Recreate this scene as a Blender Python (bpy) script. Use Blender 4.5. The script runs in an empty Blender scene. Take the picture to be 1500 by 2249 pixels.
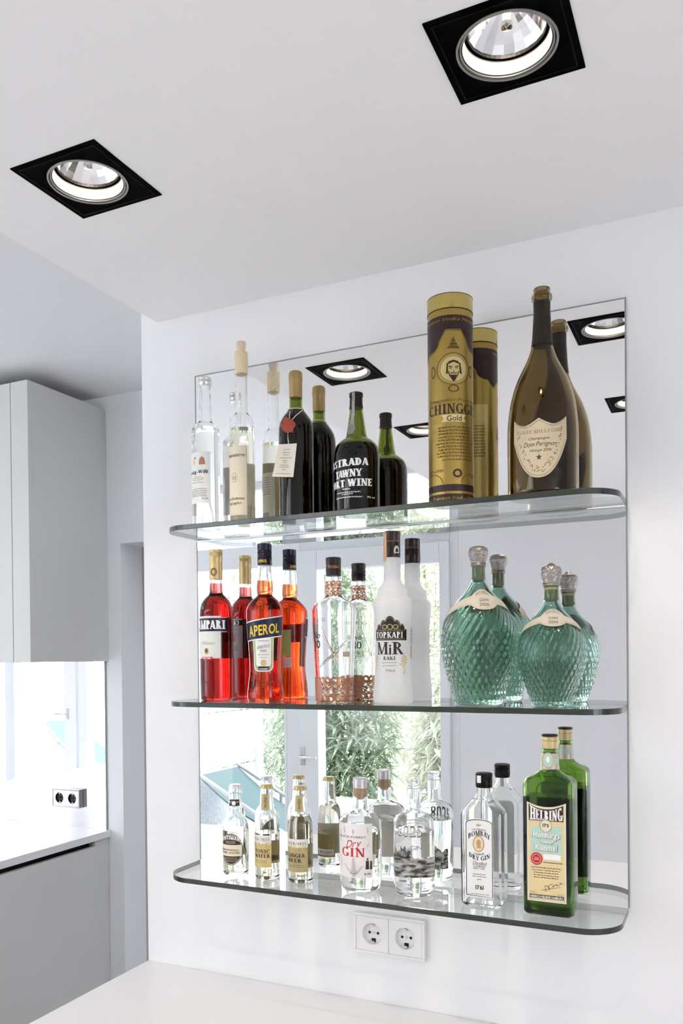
import bpy, bmesh, math, random
from math import sin, cos, pi, radians, sqrt, atan2, asin
from mathutils import Vector, Matrix
random.seed(7)
SC = bpy.context.scene
COL = SC.collection
H0 = 1.15                      # height of the mirror's lower edge above the floor

# ------------------------------------------------------------------ camera
CAMP = Vector((1.0667, -1.5829, 0.4516 + H0))
YAW, PITCH, ROLL = 0.4506, -0.0097, -0.0096
FPX, CX, CY = 1855.56, 701.77, 1460.23          # focal length and principal point, 1500x2249 frame
_r = Vector((cos(YAW), sin(YAW), 0)); _f = Vector((-sin(YAW), cos(YAW), 0)); _u = Vector((0, 0, 1))
F2 = cos(PITCH)*_f + sin(PITCH)*_u; U2 = -sin(PITCH)*_f + cos(PITCH)*_u
R2 = cos(ROLL)*_r + sin(ROLL)*U2;   U3 = -sin(ROLL)*_r + cos(ROLL)*U2
cam = bpy.data.cameras.new('camera'); camo = bpy.data.objects.new('camera', cam); COL.objects.link(camo)
cam.sensor_fit = 'HORIZONTAL'; cam.sensor_width = 24.0; cam.lens = FPX/1500*24
cam.shift_x = (750-CX)/1500; cam.shift_y = (CY-1124.5)/1500
cam.clip_start = 0.02; cam.clip_end = 200
camo.matrix_world = Matrix(((R2.x, U3.x, -F2.x, CAMP.x), (R2.y, U3.y, -F2.y, CAMP.y), (R2.z, U3.z, -F2.z, CAMP.z), (0, 0, 0, 1)))
SC.camera = camo

def ray(px, py): return F2 + R2*((px-CX)/FPX) - U3*((py-CY)/FPX)

# ------------------------------------------------------------------ world, exposure
w = bpy.data.worlds.new('overcast_sky'); SC.world = w; w.use_nodes = True
bg = w.node_tree.nodes['Background']; bg.inputs[0].default_value = (0.93, 0.94, 1.0, 1); bg.inputs[1].default_value = 2.6
SC.view_settings.view_transform = 'Standard'; SC.view_settings.look = 'None'; SC.view_settings.gamma = 1
SC.view_settings.use_curve_mapping = False
SC.view_settings.exposure = 1.3
c = SC.cycles
c.use_denoising = True; c.use_adaptive_sampling = True; c.adaptive_threshold = 0.07; c.adaptive_min_samples = 16
c.max_bounces = 20; c.diffuse_bounces = 4; c.glossy_bounces = 8; c.transmission_bounces = 16; c.transparent_max_bounces = 32
c.sample_clamp_indirect = 6.0; c.sample_clamp_direct = 0; c.blur_glossy = 0.3

# ------------------------------------------------------------------ materials
MATS = {}
def srgb(r, g, b):
    f = lambda v: (v/255/12.92) if v/255 <= 0.04045 else ((v/255+0.055)/1.055)**2.4
    return (f(r), f(g), f(b), 1)
def mat(name, col=(.8, .8, .8, 1), rough=.5, metal=0, trans=0, ior=1.45, spec=None, emit=None, es=0, coat=0, bump=None, noise=None):
    if name in MATS: return MATS[name]
    m = bpy.data.materials.new(name); m.use_nodes = True
    nt = m.node_tree; b = nt.nodes['Principled BSDF']; I = b.inputs
    I['Base Color'].default_value = col; I['Roughness'].default_value = rough; I['Metallic'].default_value = metal
    I['Transmission Weight'].default_value = trans; I['IOR'].default_value = ior; I['Coat Weight'].default_value = coat
    if spec is not None: I['Specular IOR Level'].default_value = spec
    if emit: I['Emission Color'].default_value = emit; I['Emission Strength'].default_value = es
    if noise:                                   # (scale, second colour, contrast)
        tc = nt.nodes.new('ShaderNodeTexCoord'); n = nt.nodes.new('ShaderNodeTexNoise'); r = nt.nodes.new('ShaderNodeValToRGB')
        n.inputs['Scale'].default_value = noise[0]; n.inputs['Detail'].default_value = 6
        nt.links.new(tc.outputs['Object'], n.inputs['Vector']); nt.links.new(n.outputs['Fac'], r.inputs['Fac'])
        lo, hi = .5-noise[2], .5+noise[2]
        r.color_ramp.elements[0].position = lo; r.color_ramp.elements[1].position = hi
        r.color_ramp.elements[0].color = col; r.color_ramp.elements[1].color = noise[1]
        nt.links.new(r.outputs['Color'], I['Base Color'])
    if bump:                                    # (scale, strength)
        tc = nt.nodes.new('ShaderNodeTexCoord'); n = nt.nodes.new('ShaderNodeTexNoise'); bp = nt.nodes.new('ShaderNodeBump')
        n.inputs['Scale'].default_value = bump[0]; bp.inputs['Strength'].default_value = bump[1]; bp.inputs['Distance'].default_value = .002
        nt.links.new(tc.outputs['Object'], n.inputs['Vector']); nt.links.new(n.outputs['Fac'], bp.inputs['Height']); nt.links.new(bp.outputs['Normal'], I['Normal'])
    MATS[name] = m
    return m
def mat_nodes(name):
    m = bpy.data.materials.new(name); m.use_nodes = True; nt = m.node_tree
    for n in list(nt.nodes): nt.nodes.remove(n)
    out = nt.nodes.new('ShaderNodeOutputMaterial'); MATS[name] = m
    return m, nt, out
def thin_glass(name, tint, f0=.045, gain=1.0):
    """sheet glass: see-through with a Schlick reflection on both faces"""
    m, nt, out = mat_nodes(name); N = nt.nodes.new; L = nt.links.new
    t = N('ShaderNodeBsdfTransparent'); t.inputs[0].default_value = tint
    g = N('ShaderNodeBsdfGlossy'); g.inputs['Roughness'].default_value = 0.0; g.inputs['Color'].default_value = (.96, .98, .97, 1)
    lw = N('ShaderNodeLayerWeight'); lw.inputs['Blend'].default_value = .5
    p = N('ShaderNodeMath'); p.operation = 'POWER'; p.inputs[1].default_value = 5; L(lw.outputs['Facing'], p.inputs[0])
    ma = N('ShaderNodeMath'); ma.operation = 'MULTIPLY_ADD'; ma.inputs[1].default_value = (1-f0)*gain; ma.inputs[2].default_value = f0; L(p.outputs[0], ma.inputs[0])
    mx = N('ShaderNodeMixShader'); L(ma.outputs[0], mx.inputs[0]); L(t.outputs[0], mx.inputs[1]); L(g.outputs[0], mx.inputs[2])
    L(mx.outputs[0], out.inputs['Surface'])
    return m
def tint_liquid(name, col):
    m, nt, out = mat_nodes(name); t = nt.nodes.new('ShaderNodeBsdfTransparent'); t.inputs[0].default_value = col
    nt.links.new(t.outputs[0], out.inputs['Surface']); return m
def dye_liquid(name, col, dens):
    m, nt, out = mat_nodes(name); t = nt.nodes.new('ShaderNodeBsdfTransparent'); t.inputs[0].default_value = (1, 1, 1, 1)
    v = nt.nodes.new('ShaderNodeVolumeAbsorption'); v.inputs['Color'].default_value = col; v.inputs['Density'].default_value = dens
    nt.links.new(t.outputs[0], out.inputs['Surface']); nt.links.new(v.outputs[0], out.inputs['Volume']); return m
def translucent(name, col, trans=.4, gloss=.04, rough=.35):
    m, nt, out = mat_nodes(name); N = nt.nodes.new; L = nt.links.new
    d = N('ShaderNodeBsdfDiffuse'); d.inputs[0].default_value = col; t = N('ShaderNodeBsdfTranslucent'); t.inputs[0].default_value = col
    mx = N('ShaderNodeMixShader'); mx.inputs[0].default_value = trans; L(d.outputs[0], mx.inputs[1]); L(t.outputs[0], mx.inputs[2])
    g = N('ShaderNodeBsdfGlossy'); g.inputs['Roughness'].default_value = rough
    m2 = N('ShaderNodeMixShader'); m2.inputs[0].default_value = gloss; L(mx.outputs[0], m2.inputs[1]); L(g.outputs[0], m2.inputs[2])
    L(m2.outputs[0], out.inputs['Surface']); return m

PAINT = mat('white_paint', (.85, .85, .86, 1), .75, spec=.2, bump=(180, .03))
CEILP = mat('ceiling_paint', (.92, .905, .90, 1), .8, spec=.15, bump=(150, .03))
GREYP = mat('grey_white_paint', (.82, .83, .85, 1), .75, spec=.2)
LACQ = mat('white_lacquer', (.80, .80, .80, 1), .28, spec=.4)
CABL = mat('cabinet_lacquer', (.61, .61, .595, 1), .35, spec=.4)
CTOP = mat('white_worktop', (.75, .745, .76, 1), .22, spec=.35)
FLOORM = mat('pale_floor', (.80, .79, .78, 1), .35, noise=(6, (.84, .83, .82, 1), .3))
BLACK = mat('black_metal', (.0015, .0012, .0012, 1), .6, spec=.03)
BLK2 = mat('black_satin', (.006, .005, .005, 1), .4, spec=.25)
DARK = mat('dark_gap', (.01, .01, .01, 1), .8)
CHROME = mat('chrome', (.85, .85, .86, 1), .06, 1)
STEEL = mat('brushed_steel', (.62, .62, .62, 1), .3, 1)
GREYRING = mat('grey_ring', (.38, .37, .36, 1), .4, .6)
FRAMEW = mat('white_window_frame', (.80, .82, .84, 1), .35)
MIRROR = mat('mirror_silver', (.935, .94, .945, 1), 0.0, 1)
MEDGE = mat('mirror_edge', (.27, .29, .29, 1), .3)
PANE = thin_glass('window_glass', (.98, .983, .985, 1), .04)
SHELFG = thin_glass('shelf_glass', (.965, .98, .972, 1), .05)
SEDGE = mat('shelf_edge_glass', (.030, .037, .032, 1), .12, spec=.6)
GLASS = mat('clear_glass', (.985, .99, .985, 1), 0.0, trans=1, ior=1.42)
PLW = mat('white_plastic', (.80, .79, .79, 1), .25)
INK = mat('black_ink', (.012, .011, .011, 1), .5)
INKG = mat('grey_ink', (.14, .13, .125, 1), .6)
PAPER = mat('white_paper', (.80, .80, .78, 1), .6)
WHITEINK = mat('white_ink', (.86, .86, .84, 1), .5)
GOLDF = mat('gold_foil', srgb(178, 150, 84), .32, .75)
GOLDI = mat('gold_ink', srgb(170, 138, 60), .4, .35)
CORK = mat('cork', srgb(205, 172, 135), .8, noise=(260, srgb(180, 145, 108), .2))

# ------------------------------------------------------------------ mesh helpers
class MB:
    def __init__(s): s.v = []; s.f = []; s.m = []
    def add(s, vs, fs, mi=0):
        k = len(s.v); s.v += [tuple(p) for p in vs]; s.f += [tuple(i+k for i in f) for f in fs]; s.m += [mi]*len(fs); return s
    def box(s, x0, x1, y0, y1, z0, z1, mi=0):
        vs = [(x, y, z) for z in (z0, z1) for y in (y0, y1) for x in (x0, x1)]
        return s.add(vs, [(0, 2, 3, 1), (4, 5, 7, 6), (0, 1, 5, 4), (2, 6, 7, 3), (0, 4, 6, 2), (1, 3, 7, 5)], mi)
    def loops(s, rings, mi=0, cap0=True, cap1=True, closed=True):
        n = len(rings[0]); k = len(s.v)
        for r in rings: s.v += [tuple(p) for p in r]
        for a in range(len(rings)-1):
            for i in range(n if closed else n-1):
                j = (i+1) % n
                s.f.append((k+a*n+i, k+a*n+j, k+(a+1)*n+j, k+(a+1)*n+i)); s.m.append(mi)
        if cap0: s.f.append(tuple(k+i for i in reversed(range(n)))); s.m.append(mi)
        if cap1: s.f.append(tuple(k+(len(rings)-1)*n+i for i in range(n))); s.m.append(mi)
        return s
    def lathe(s, prof, n=48, mi=0, mod=None, cx=0, cy=0, cap0=True, cap1=True):
        """prof: (r, z) list; mod(theta, z, r) -> r"""
        rings = []
        for r, z in prof:
            ring = []
            for i in range(n):
                t = 2*pi*i/n; rr = mod(t, z, r) if mod else r
                ring.append((cx+rr*cos(t), cy+rr*sin(t), z))
            rings.append(ring)
        return s.loops(rings, mi, cap0, cap1)
    def tube(s, pts, r, n=8, mi=0, taper=None):
        pts = [Vector(p) for p in pts]; rings = []
        for i, p in enumerate(pts):
            d = (pts[min(i+1, len(pts)-1)]-pts[max(i-1, 0)]).normalized()
            a = d.cross(Vector((0, 0, 1))); a = a if a.length > .1 else d.cross(Vector((1, 0, 0))); a.normalize(); b = d.cross(a)
            rr = r*(taper[i] if taper else 1)
            rings.append([p+a*rr*cos(2*pi*k/n)+b*rr*sin(2*pi*k/n) for k in range(n)])
        return s.loops(rings, mi)
def obj(name, mb, mats, parent=None, smooth=False, loc=None, bevel=0):
    me = bpy.data.meshes.new(name); me.from_pydata(mb.v, [], mb.f); me.update()
    if not isinstance(mats, (list, tuple)): mats = [mats]
    for m in mats: me.materials.append(m)
    if len(mats) > 1: me.polygons.foreach_set('material_index', mb.m)
    bm = bmesh.new(); bm.from_mesh(me); bmesh.ops.recalc_face_normals(bm, faces=bm.faces)
    if bevel:
        bmesh.ops.bevel(bm, geom=[e for e in bm.edges if e.is_manifold and e.calc_face_angle(0) > .6], offset=bevel, segments=2, profile=.6, affect='EDGES', clamp_overlap=True)
    if smooth:
        for f in bm.faces: f.smooth = True
        for e in bm.edges:
            if e.is_manifold and e.calc_face_angle(0) > radians(38): e.smooth = False
    bm.to_mesh(me); bm.free()
    o = bpy.data.objects.new(name, me); COL.objects.link(o)
    if parent: o.parent = parent
    if loc: o.location = loc
    return o
def tag(o, label, cat, group=None, kind=None):
    o['label'] = label; o['category'] = cat
    if group: o['group'] = group
    if kind: o['kind'] = kind
    return o
def struct(o, label=None, cat=None):
    o['kind'] = 'structure'
    if label: o['label'] = label
    if cat: o['category'] = cat
    return o
def empty(name, loc=(0, 0, 0), rz=0):
    o = bpy.data.objects.new(name, None); o.empty_display_size = .05; COL.objects.link(o); o.location = loc; o.rotation_euler = (0, 0, rz); return o
def B(*a): return MB().box(*a)

# ------------------------------------------------------------------ room shell  (z in metres above the floor)
W, HM = 0.906, 1.0787
ZK, ZC, ZU = H0-.25, H0+1.219, H0+1.521           # worktop, dropped ceiling, upper ceiling
XE, XC, YB, YR = -.1056, -.150, 1.155, -2.9       # ceiling edge, wall end, kitchen wall, rear glazed wall
XL, XR = -7.0, 3.6
ZTS, ZMS, ZBS = H0+.7235, H0+.3614, H0            # tops of the three shelves

struct(obj('floor', B(XL, XR, YR, 3.4, -.1, 0), FLOORM), 'pale smooth floor of the room', 'floor')
struct(obj('wall_front', B(XC, XR, .004, .13, 0, ZU), PAINT), 'white plastered wall carrying the mirror and glass shelves', 'wall')
wrt = MB().box(XR, XR+.12, YR, -2.75, 0, ZU).box(XR, XR+.12, -1.45, 3.4, 0, ZU).box(XR, XR+.12, -2.75, -1.45, 0, .25).box(XR, XR+.12, -2.75, -1.45, ZC-.06, ZU)
struct(obj('wall_right', wrt, PAINT), 'white side wall at the right end of the room', 'wall')
struct(obj('wall_left', B(XL-.12, XL, YR, 3.4, 0, ZU), PAINT), 'white side wall at the far kitchen end', 'wall')
XO = -1.15
kb = MB().box(XL, XO, YB, YB+.14, 0, ZU).box(XO, XR, YB, YB+.14, H0+.918, ZU)
struct(obj('wall_kitchen', kb, GREYP), 'white kitchen wall with an open passage beside the cabinets', 'wall')
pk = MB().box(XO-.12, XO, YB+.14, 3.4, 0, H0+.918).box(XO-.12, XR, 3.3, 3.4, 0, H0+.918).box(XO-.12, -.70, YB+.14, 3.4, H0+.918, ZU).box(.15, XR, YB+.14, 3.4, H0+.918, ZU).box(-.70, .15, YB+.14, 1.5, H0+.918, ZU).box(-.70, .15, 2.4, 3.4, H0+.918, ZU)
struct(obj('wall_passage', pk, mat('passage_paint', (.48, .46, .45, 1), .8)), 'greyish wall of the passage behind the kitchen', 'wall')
wr = MB().box(-.255, XR, YR-.2, YR, 0, ZU)
struct(obj('wall_rear', wr, PAINT), 'plain white rear wall beside the glazed doors', 'wall')

# dropped ceiling with four square holes, upper ceiling
LX, LY, LS = (.1435, .819), (-.512, -1.1685), .1668
def ceiling():
    mb = MB(); hs = LS/2-.004
    xs = [XE]+[v for x in LX for v in (x-hs, x+hs)]+[XR]; ys = [.004]+[v for y in LY for v in (y+hs, y-hs)]+[YR]
    for i in range(len(xs)-1):
        for j in range(len(ys)-1):
            if i in (1, 3) and j in (1, 3): continue
            mb.add([(xs[i], ys[j], ZC), (xs[i+1], ys[j], ZC), (xs[i+1], ys[j+1], ZC), (xs[i], ys[j+1], ZC)], [(0, 1, 2, 3)])
    mb.add([(XE, .004, ZC), (XE, YR, ZC), (XE, YR, ZU), (XE, .004, ZU)], [(0, 1, 2, 3)])
    return mb
struct(obj('ceiling', ceiling(), CEILP), 'white dropped ceiling with square cut-outs for downlights', 'ceiling')
SK = (-5.3, -3.1, -1.4, .8)  # ceiling opening for the added kitchen rooflight
cu = MB().box(XL, SK[0], YR-.2, 3.4, ZU, ZU+.12).box(SK[1], XR, YR-.2, .22, ZU, ZU+.12).box(SK[1], .0, .22, 1.5, ZU, ZU+.12).box(2.2, XR, .22, 1.5, ZU, ZU+.12).box(.0, 2.2, 1.08, 1.5, ZU, ZU+.12).box(SK[1], -.70, 1.5, 3.4, ZU, ZU+.12).box(.15, XR, 1.5, 3.4, ZU, ZU+.12).box(-.70, .15, 2.4, 3.4, ZU, ZU+.12).box(SK[0], SK[1], YR-.2, SK[2], ZU, ZU+.12).box(SK[0], SK[1], SK[3], 3.4, ZU, ZU+.12)
struct(obj('ceiling_upper', cu, PAINT), 'higher white ceiling above the kitchen', 'ceiling')

# ------------------------------------------------------------------ rear glazing: doors and fixed windows
def bars(name, rects, parent, y0, y1, m=FRAMEW):
    for x0, x1, z0, z1 in rects: obj(name, B(x0, x1, y0, y1, z0, z1), m, parent, bevel=.004)
def pane(parent, x0, x1, z0, z1, y=YR-.03): obj('pane', B(x0, x1, y-.004, y+.004, z0, z1), PANE, parent)
TG0, TG1 = H0+1.154, ZU-.05
def handle(parent, x, z, sgn):
    h = obj('door_handle', MB().box(x-.014, x+.014, YR+.035, YR+.043, z-.055, z+.055), STEEL, parent, bevel=.002)
    mb = MB().tube([(x, YR+.043, z), (x, YR+.085, z), (x+sgn*.015, YR+.095, z), (x+sgn*.115, YR+.095, z)], .0085, 10)
    obj('lever', mb, STEEL, h, smooth=True)
def door(name, x0, x1, hx, sgn, label):
    e = struct(empty(name, (0, 0, 0)), label, 'door')
    bars('frame_post', [(x0, x0+.10, 0, ZU), (x1-.05, x1, 0, ZU)], e, YR-.10, YR)
    bars('frame_rail', [(x0+.10, x1-.05, H0+1.075, TG0), (x0+.10, x1-.05, TG1, ZU), (x0+.10, x1-.05, 0, .04)], e, YR-.10, YR)
    a, b = x0+.10, x1-.05
    bars('leaf_stile', [(a, a+.125, .04, H0+1.075), (b-.05, b, .04, H0+1.075)], e, YR-.07, YR+.035)
    bars('leaf_rail', [(a+.125, b-.05, H0+.962, H0+1.075), (a+.125, b-.05, .04, .24)], e, YR-.07, YR+.035)
    pane(e, a+.125, b-.05, .24, H0+.962); pane(e, a, b, TG0, TG1)
    handle(e, hx, H0-.135, sgn)
    return e
def window(name, x0, x1, label):
    e = struct(empty(name, (0, 0, 0)), label, 'window')
    bars('frame_post', [(x0, x0+.05, 0, ZU), (x1-.02, x1, 0, ZU)], e, YR-.10, YR)
    bars('frame_rail', [(x0+.05, x1-.02, H0+.997, H0+1.13), (x0+.05, x1-.02, ZU-.05, ZU), (x0+.05, x1-.02, 0, .12)], e, YR-.10, YR)
    pane(e, x0+.05, x1-.02, .12, H0+.997); pane(e, x0+.05, x1-.02, H0+1.13, ZU-.05)
door('door_1', -1.324, -.255, -1.2, 1, 'white glazed garden door with a steel lever, beside the plain rear wall')
window('window_1', -2.45, -1.324, 'fixed white-framed garden window next to the handle side of the garden door')
window('window_2', -3.7, -2.45, 'fixed white-framed window in the middle of the glazed rear wall')
window('window_3', -4.92, -3.7, 'fixed white-framed window beside the farther garden door')
d2 = struct(empty('door_2', (0, 0, 0)), 'farther white glazed garden door seen in the kitchen mirror', 'door')
bars('frame_post', [(-5.0, -4.92, 0, ZU), (-6.0, -5.94, 0, ZU)], d2, YR-.10, YR)
bars('frame_rail', [(-5.94, -5.0, H0+1.075, TG0), (-5.94, -5.0, TG1, ZU), (-5.94, -5.0, 0, .04)], d2, YR-.10, YR)
bars('leaf_stile', [(-5.15, -5.0, .04, H0+1.075), (-5.94, -5.85, .04, H0+1.075)], d2, YR-.07, YR+.035)
bars('leaf_rail', [(-5.85, -5.15, H0+.962, H0+1.075), (-5.85, -5.15, .04, .24)], d2, YR-.07, YR+.035)
pane(d2, -5.85, -5.15, .24, H0+.962); pane(d2, -5.94, -5.0, TG0, TG1); handle(d2, -5.1, H0-.115, -1)
window('window_4', XL, -6.0, 'fixed white-framed window at the far kitchen end')
w5 = struct(empty('added_window_5', (0, 0, 0)), 'wide white-framed window added in the right side wall for fill light', 'window')  # unseen window, added to let more daylight into the room
for y0, y1 in ((-2.75, -2.69), (-2.13, -2.07), (-1.51, -1.45)): obj('frame_post', B(XR+.02, XR+.10, y0, y1, .25, ZC-.06), FRAMEW, w5)
for z0, z1 in ((.25, .31), (ZC-.12, ZC-.06)): obj('frame_rail', B(XR+.02, XR+.10, -2.69, -1.51, z0, z1), FRAMEW, w5)
for y0, y1 in ((-2.69, -2.13), (-2.07, -1.51)): obj('pane', B(XR+.055, XR+.063, y0, y1, .31, ZC-.12), PANE, w5)
w6 = struct(empty('added_rooflight_6', (0, 0, 0)), 'flat rooflight added in the upper ceiling to brighten the kitchen', 'window')  # unseen rooflight, added as extra daylight on the kitchen side
for k in range(3):
    a = SK[0]+(SK[1]-SK[0])/3*k; b = a+(SK[1]-SK[0])/3
    obj('pane', B(a+.03, b-.03, SK[2]+.03, SK[3]-.03, ZU+.05, ZU+.058), PANE, w6)
    obj('frame_rail', MB().box(a, a+.03, SK[2], SK[3], ZU+.02, ZU+.10).box(b-.03, b, SK[2], SK[3], ZU+.02, ZU+.10).box(a+.03, b-.03, SK[2], SK[2]+.03, ZU+.02, ZU+.10).box(a+.03, b-.03, SK[3]-.03, SK[3], ZU+.02, ZU+.10), FRAMEW, w6)
for nm, (a, b, y0, y1), lb in (('added_rooflight_7', (.0, 2.2, .22, 1.08), 'rooflight added to brighten the strip behind the mirror wall'), ('added_rooflight_8', (-.70, .15, 1.5, 2.4), 'rooflight added to brighten the passage')):  # two more unseen rooflights, added to lift the alcove and passage
    e = struct(empty(nm, (0, 0, 0)), lb, 'window')
    obj('pane', B(a+.03, b-.03, y0+.03, y1-.03, ZU+.05, ZU+.058), PANE, e)
    obj('frame_rail', MB().box(a, a+.03, y0, y1, ZU+.02, ZU+.10).box(b-.03, b, y0, y1, ZU+.02, ZU+.10).box(a+.03, b-.03, y0, y0+.03, ZU+.02, ZU+.10).box(a+.03, b-.03, y1-.03, y1, ZU+.02, ZU+.10), FRAMEW, e)
obj_c = MB(); cw = [(-6.95+.95*i/60, YR+.13+.025*sin(i*1.3)) for i in range(61)]
obj_c.loops([[(x, y, .03) for x, y in cw], [(x, y, ZU-.02) for x, y in cw]], closed=False, cap0=False, cap1=False)
tag(obj('curtain', obj_c, translucent('curtain_cloth', (.62, .66, .70, 1), .35), smooth=True), 'pale grey curtain hanging in folds before the window at the far kitchen end', 'curtain')

# closer rail on the door head
cl = obj('door_closer_rail', B(-.46, -.262, YR+.001, YR+.018, H0+1.128, H0+1.140), STEEL, bpy.data.objects['door_1'])

# ------------------------------------------------------------------ garden
struct(obj('terrace', B(-14, 6, -16, YR-.2, -.12, -.02), mat('terrace_stone', (.76, .76, .77, 1), .7, noise=(3, (.82, .82, .83, 1), .3))), 'pale stone terrace outside the garden doors', 'terrace')
tag(obj('garden_wall', B(-4.6, 3.0, -4.5, -4.3, -.02, H0-.66), mat('white_render', (.74, .75, .76, 1), .8), bevel=.006), 'low white rendered garden wall in front of the shrubs', 'wall')
ps = empty('privacy_screen', (-2.2, -3.4, 0)); tag(ps, 'tall grey privacy screen beside the terrace with a white end post', 'screen')
SCRM = mat('frosted_screen', (.50, .54, .58, 1), .35, noise=(55, (.68, .72, .75, 1), .12))
for k in range(4): obj('panel', B(-.015, .015, -.60, .32, .42+k*.40, .42+k*.40+.385), SCRM, ps, bevel=.003)
obj('post', B(-.04, .04, -.68, -.60, -.02, 2.1), FRAMEW, ps, bevel=.004); obj('post', B(-.04, .04, .32, .40, -.02, 2.1), FRAMEW, ps, bevel=.004)
obj('base_wall', B(-.06, .06, -.60, .32, -.02, .40), MATS['white_render'], ps)
def lounger(x, y, rz, label):
    e = empty('deck_lounger', (x, y, -.02), rz); tag(e, label, 'lounger')
    TQ = translucent('turquoise_sling', srgb(132, 158, 160), .3) if 'turquoise_sling' not in MATS else MATS['turquoise_sling']
    def sling(name, p0, p1, sag):
        mb = MB(); rs = []
        for i in range(13):
            t = i/12; a = Vector(p0).lerp(Vector(p1), t); s_ = sag*4*t*(1-t)
            rs.append([(a.x, -.25, a.z-s_), (a.x, .25, a.z-s_), (a.x, .25, a.z-s_-.012), (a.x, -.25, a.z-s_-.012)])
        mb.loops(rs); obj(name, mb, TQ, e, smooth=True)
    sling('backrest', (-.64, 0, .84), (0, 0, .50), .05); sling('seat', (0, 0, .50), (.85, 0, .36), .06)
    for s in (-1, 1):
        obj('side_rail', MB().tube([(-.66, s*.26, .86), (0, s*.26, .51), (.85, s*.26, .37)], .014, 8), STEEL, e, smooth=True)
        for lx, lz in ((-.3, .66), (.6, .40)): obj('leg', MB().tube([(lx, s*.26, lz), (lx+.05, s*.26, 0)], .013, 8), STEEL, e, smooth=True)
lounger(-1.46, -3.36, 0, 'turquoise deck lounger beside the grey privacy screen'); lounger(-6.0, -4.2, .3, 'turquoise deck lounger outside the farther garden door')

def leafmat(name, c1, c2):
    m, nt, out = mat_nodes(name); N = nt.nodes.new; L = nt.links.new
    tc = N('ShaderNodeTexCoord'); n = N('ShaderNodeTexNoise'); n.inputs['Scale'].default_value = 14; r = N('ShaderNodeValToRGB')
    r.color_ramp.elements[0].color = c1; r.color_ramp.elements[1].color = c2; r.color_ramp.elements[0].position = .35; r.color_ramp.elements[1].position = .65
    L(tc.outputs['Object'], n.inputs['Vector']); L(n.outputs['Fac'], r.inputs['Fac'])
    d = N('ShaderNodeBsdfDiffuse'); t = N('ShaderNodeBsdfTranslucent'); mx = N('ShaderNodeMixShader'); mx.inputs[0].default_value = .4
    L(r.outputs['Color'], d.inputs[0]); L(r.outputs['Color'], t.inputs[0]); L(d.outputs[0], mx.inputs[1]); L(t.outputs[0], mx.inputs[2]); L(mx.outputs[0], out.inputs['Surface']); return m
LEAF1 = leafmat('bamboo_leaf', srgb(184, 194, 172), srgb(236, 235, 220)); LEAF2 = leafmat('fir_leaf', srgb(136, 156, 128), srgb(200, 212, 188))
BARK = mat('bark', (.36, .33, .24, 1), .9)
def shrub(x, y, z0, rx, ry, h, n, ll, lw, m, label, cat='shrub', name='bamboo_shrub'):
    rnd = random.Random(int(x*100+y*7)); e = empty(name, (x, y, z0)); tag(e, label, cat, 'shrubs behind the garden wall')
    st = MB()
    for k in range(7):
        a = rnd.uniform(0, 2*pi); q = rnd.uniform(.1, .7); st.tube([(0, 0, 0), (rx*.3*q*cos(a), ry*.3*q*sin(a), h*.4), (rx*q*cos(a), ry*q*sin(a), h*.85)], .014, 6, taper=[1, .8, .3])
    obj('stems', st, BARK, e, smooth=True)
    mb = MB()
    for i in range(n):
        while True:
            p = Vector((rnd.uniform(-1, 1), rnd.uniform(-1, 1), rnd.uniform(0, 1)))
            rr = .55+.45*sin(pi*min(1, p.z*.9+.12))
            if p.x*p.x+p.y*p.y < rr*rr: break
        p = Vector((p.x*rx, p.y*ry, p.z*h)); a = rnd.uniform(0, 2*pi); el = rnd.uniform(-.9, .5)
        d = Vector((cos(a)*cos(el), sin(a)*cos(el), sin(el))); L_ = ll*rnd.uniform(.6, 1.3); sd = d.cross(Vector((rnd.uniform(-.4, .4), rnd.uniform(-.4, .4), 1))).normalized()*lw*rnd.uniform(.7, 1.2)
        mid = p+d*L_*.45; tip = p+d*L_+Vector((0, 0, -L_*.2))
        mb.add([p, mid+sd, tip, mid-sd], [(0, 1, 2, 3)])
    f = obj('foliage', mb, m, e); f['kind'] = 'stuff'
shrub(-.72, -5.3, .0, .62, .50, 1.9, 9000, .21, .017, LEAF1, 'pale bamboo shrub with long thin leaves straight behind the garden door')
shrub(-2.25, -5.6, .0, .60, .50, 2.5, 8000, .18, .015, LEAF2, 'dark green feathery shrub behind the privacy screen end post')
shrub(1.0, -5.6, .0, .70, .50, 1.6, 6000, .18, .013, LEAF1, 'low pale bamboo shrub behind the solid rear wall')
shrub(-2.3, -8.6, .0, .9, .6, 3.6, 6000, .24, .02, LEAF1, 'tall pale bamboo clump farther back in the garden')
shrub(-3.6, -6.2, .0, .6, .5, 2.6, 4000, .16, .012, LEAF2, 'green feathery shrub behind the far end of the garden wall')
# overhanging tree crown above the doors
tr = empty('garden_tree', (-.4, -6.6, 0)); tag(tr, 'tree with pale drooping leaves overhanging the garden doors', 'tree')
obj('trunk', MB().tube([(0.8, -.6, 0), (.7, -.5, 1.5), (.2, 0, 2.9), (-.3, .8, 3.3)], .07, 10, taper=[1.2, 1, .8, .4]), BARK, tr, smooth=True)
mb = MB(); rnd = random.Random(3)
for i in range(6000):
    p = Vector((rnd.gauss(-.7, .9), rnd.gauss(.9, .6), rnd.gauss(3.55, .26))); a = rnd.uniform(0, 2*pi); el = rnd.uniform(-1.2, .2)
    d = Vector((cos(a)*cos(el), sin(a)*cos(el), sin(el))); L_ = .16*rnd.uniform(.6, 1.3); sd = d.cross(Vector((.1, .2, 1))).normalized()*.016
    mb.add([p, p+d*L_*.45+sd, p+d*L_, p+d*L_*.45-sd], [(0, 1, 2, 3)])
obj('foliage', mb, LEAF1, tr)['kind'] = 'stuff'

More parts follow.
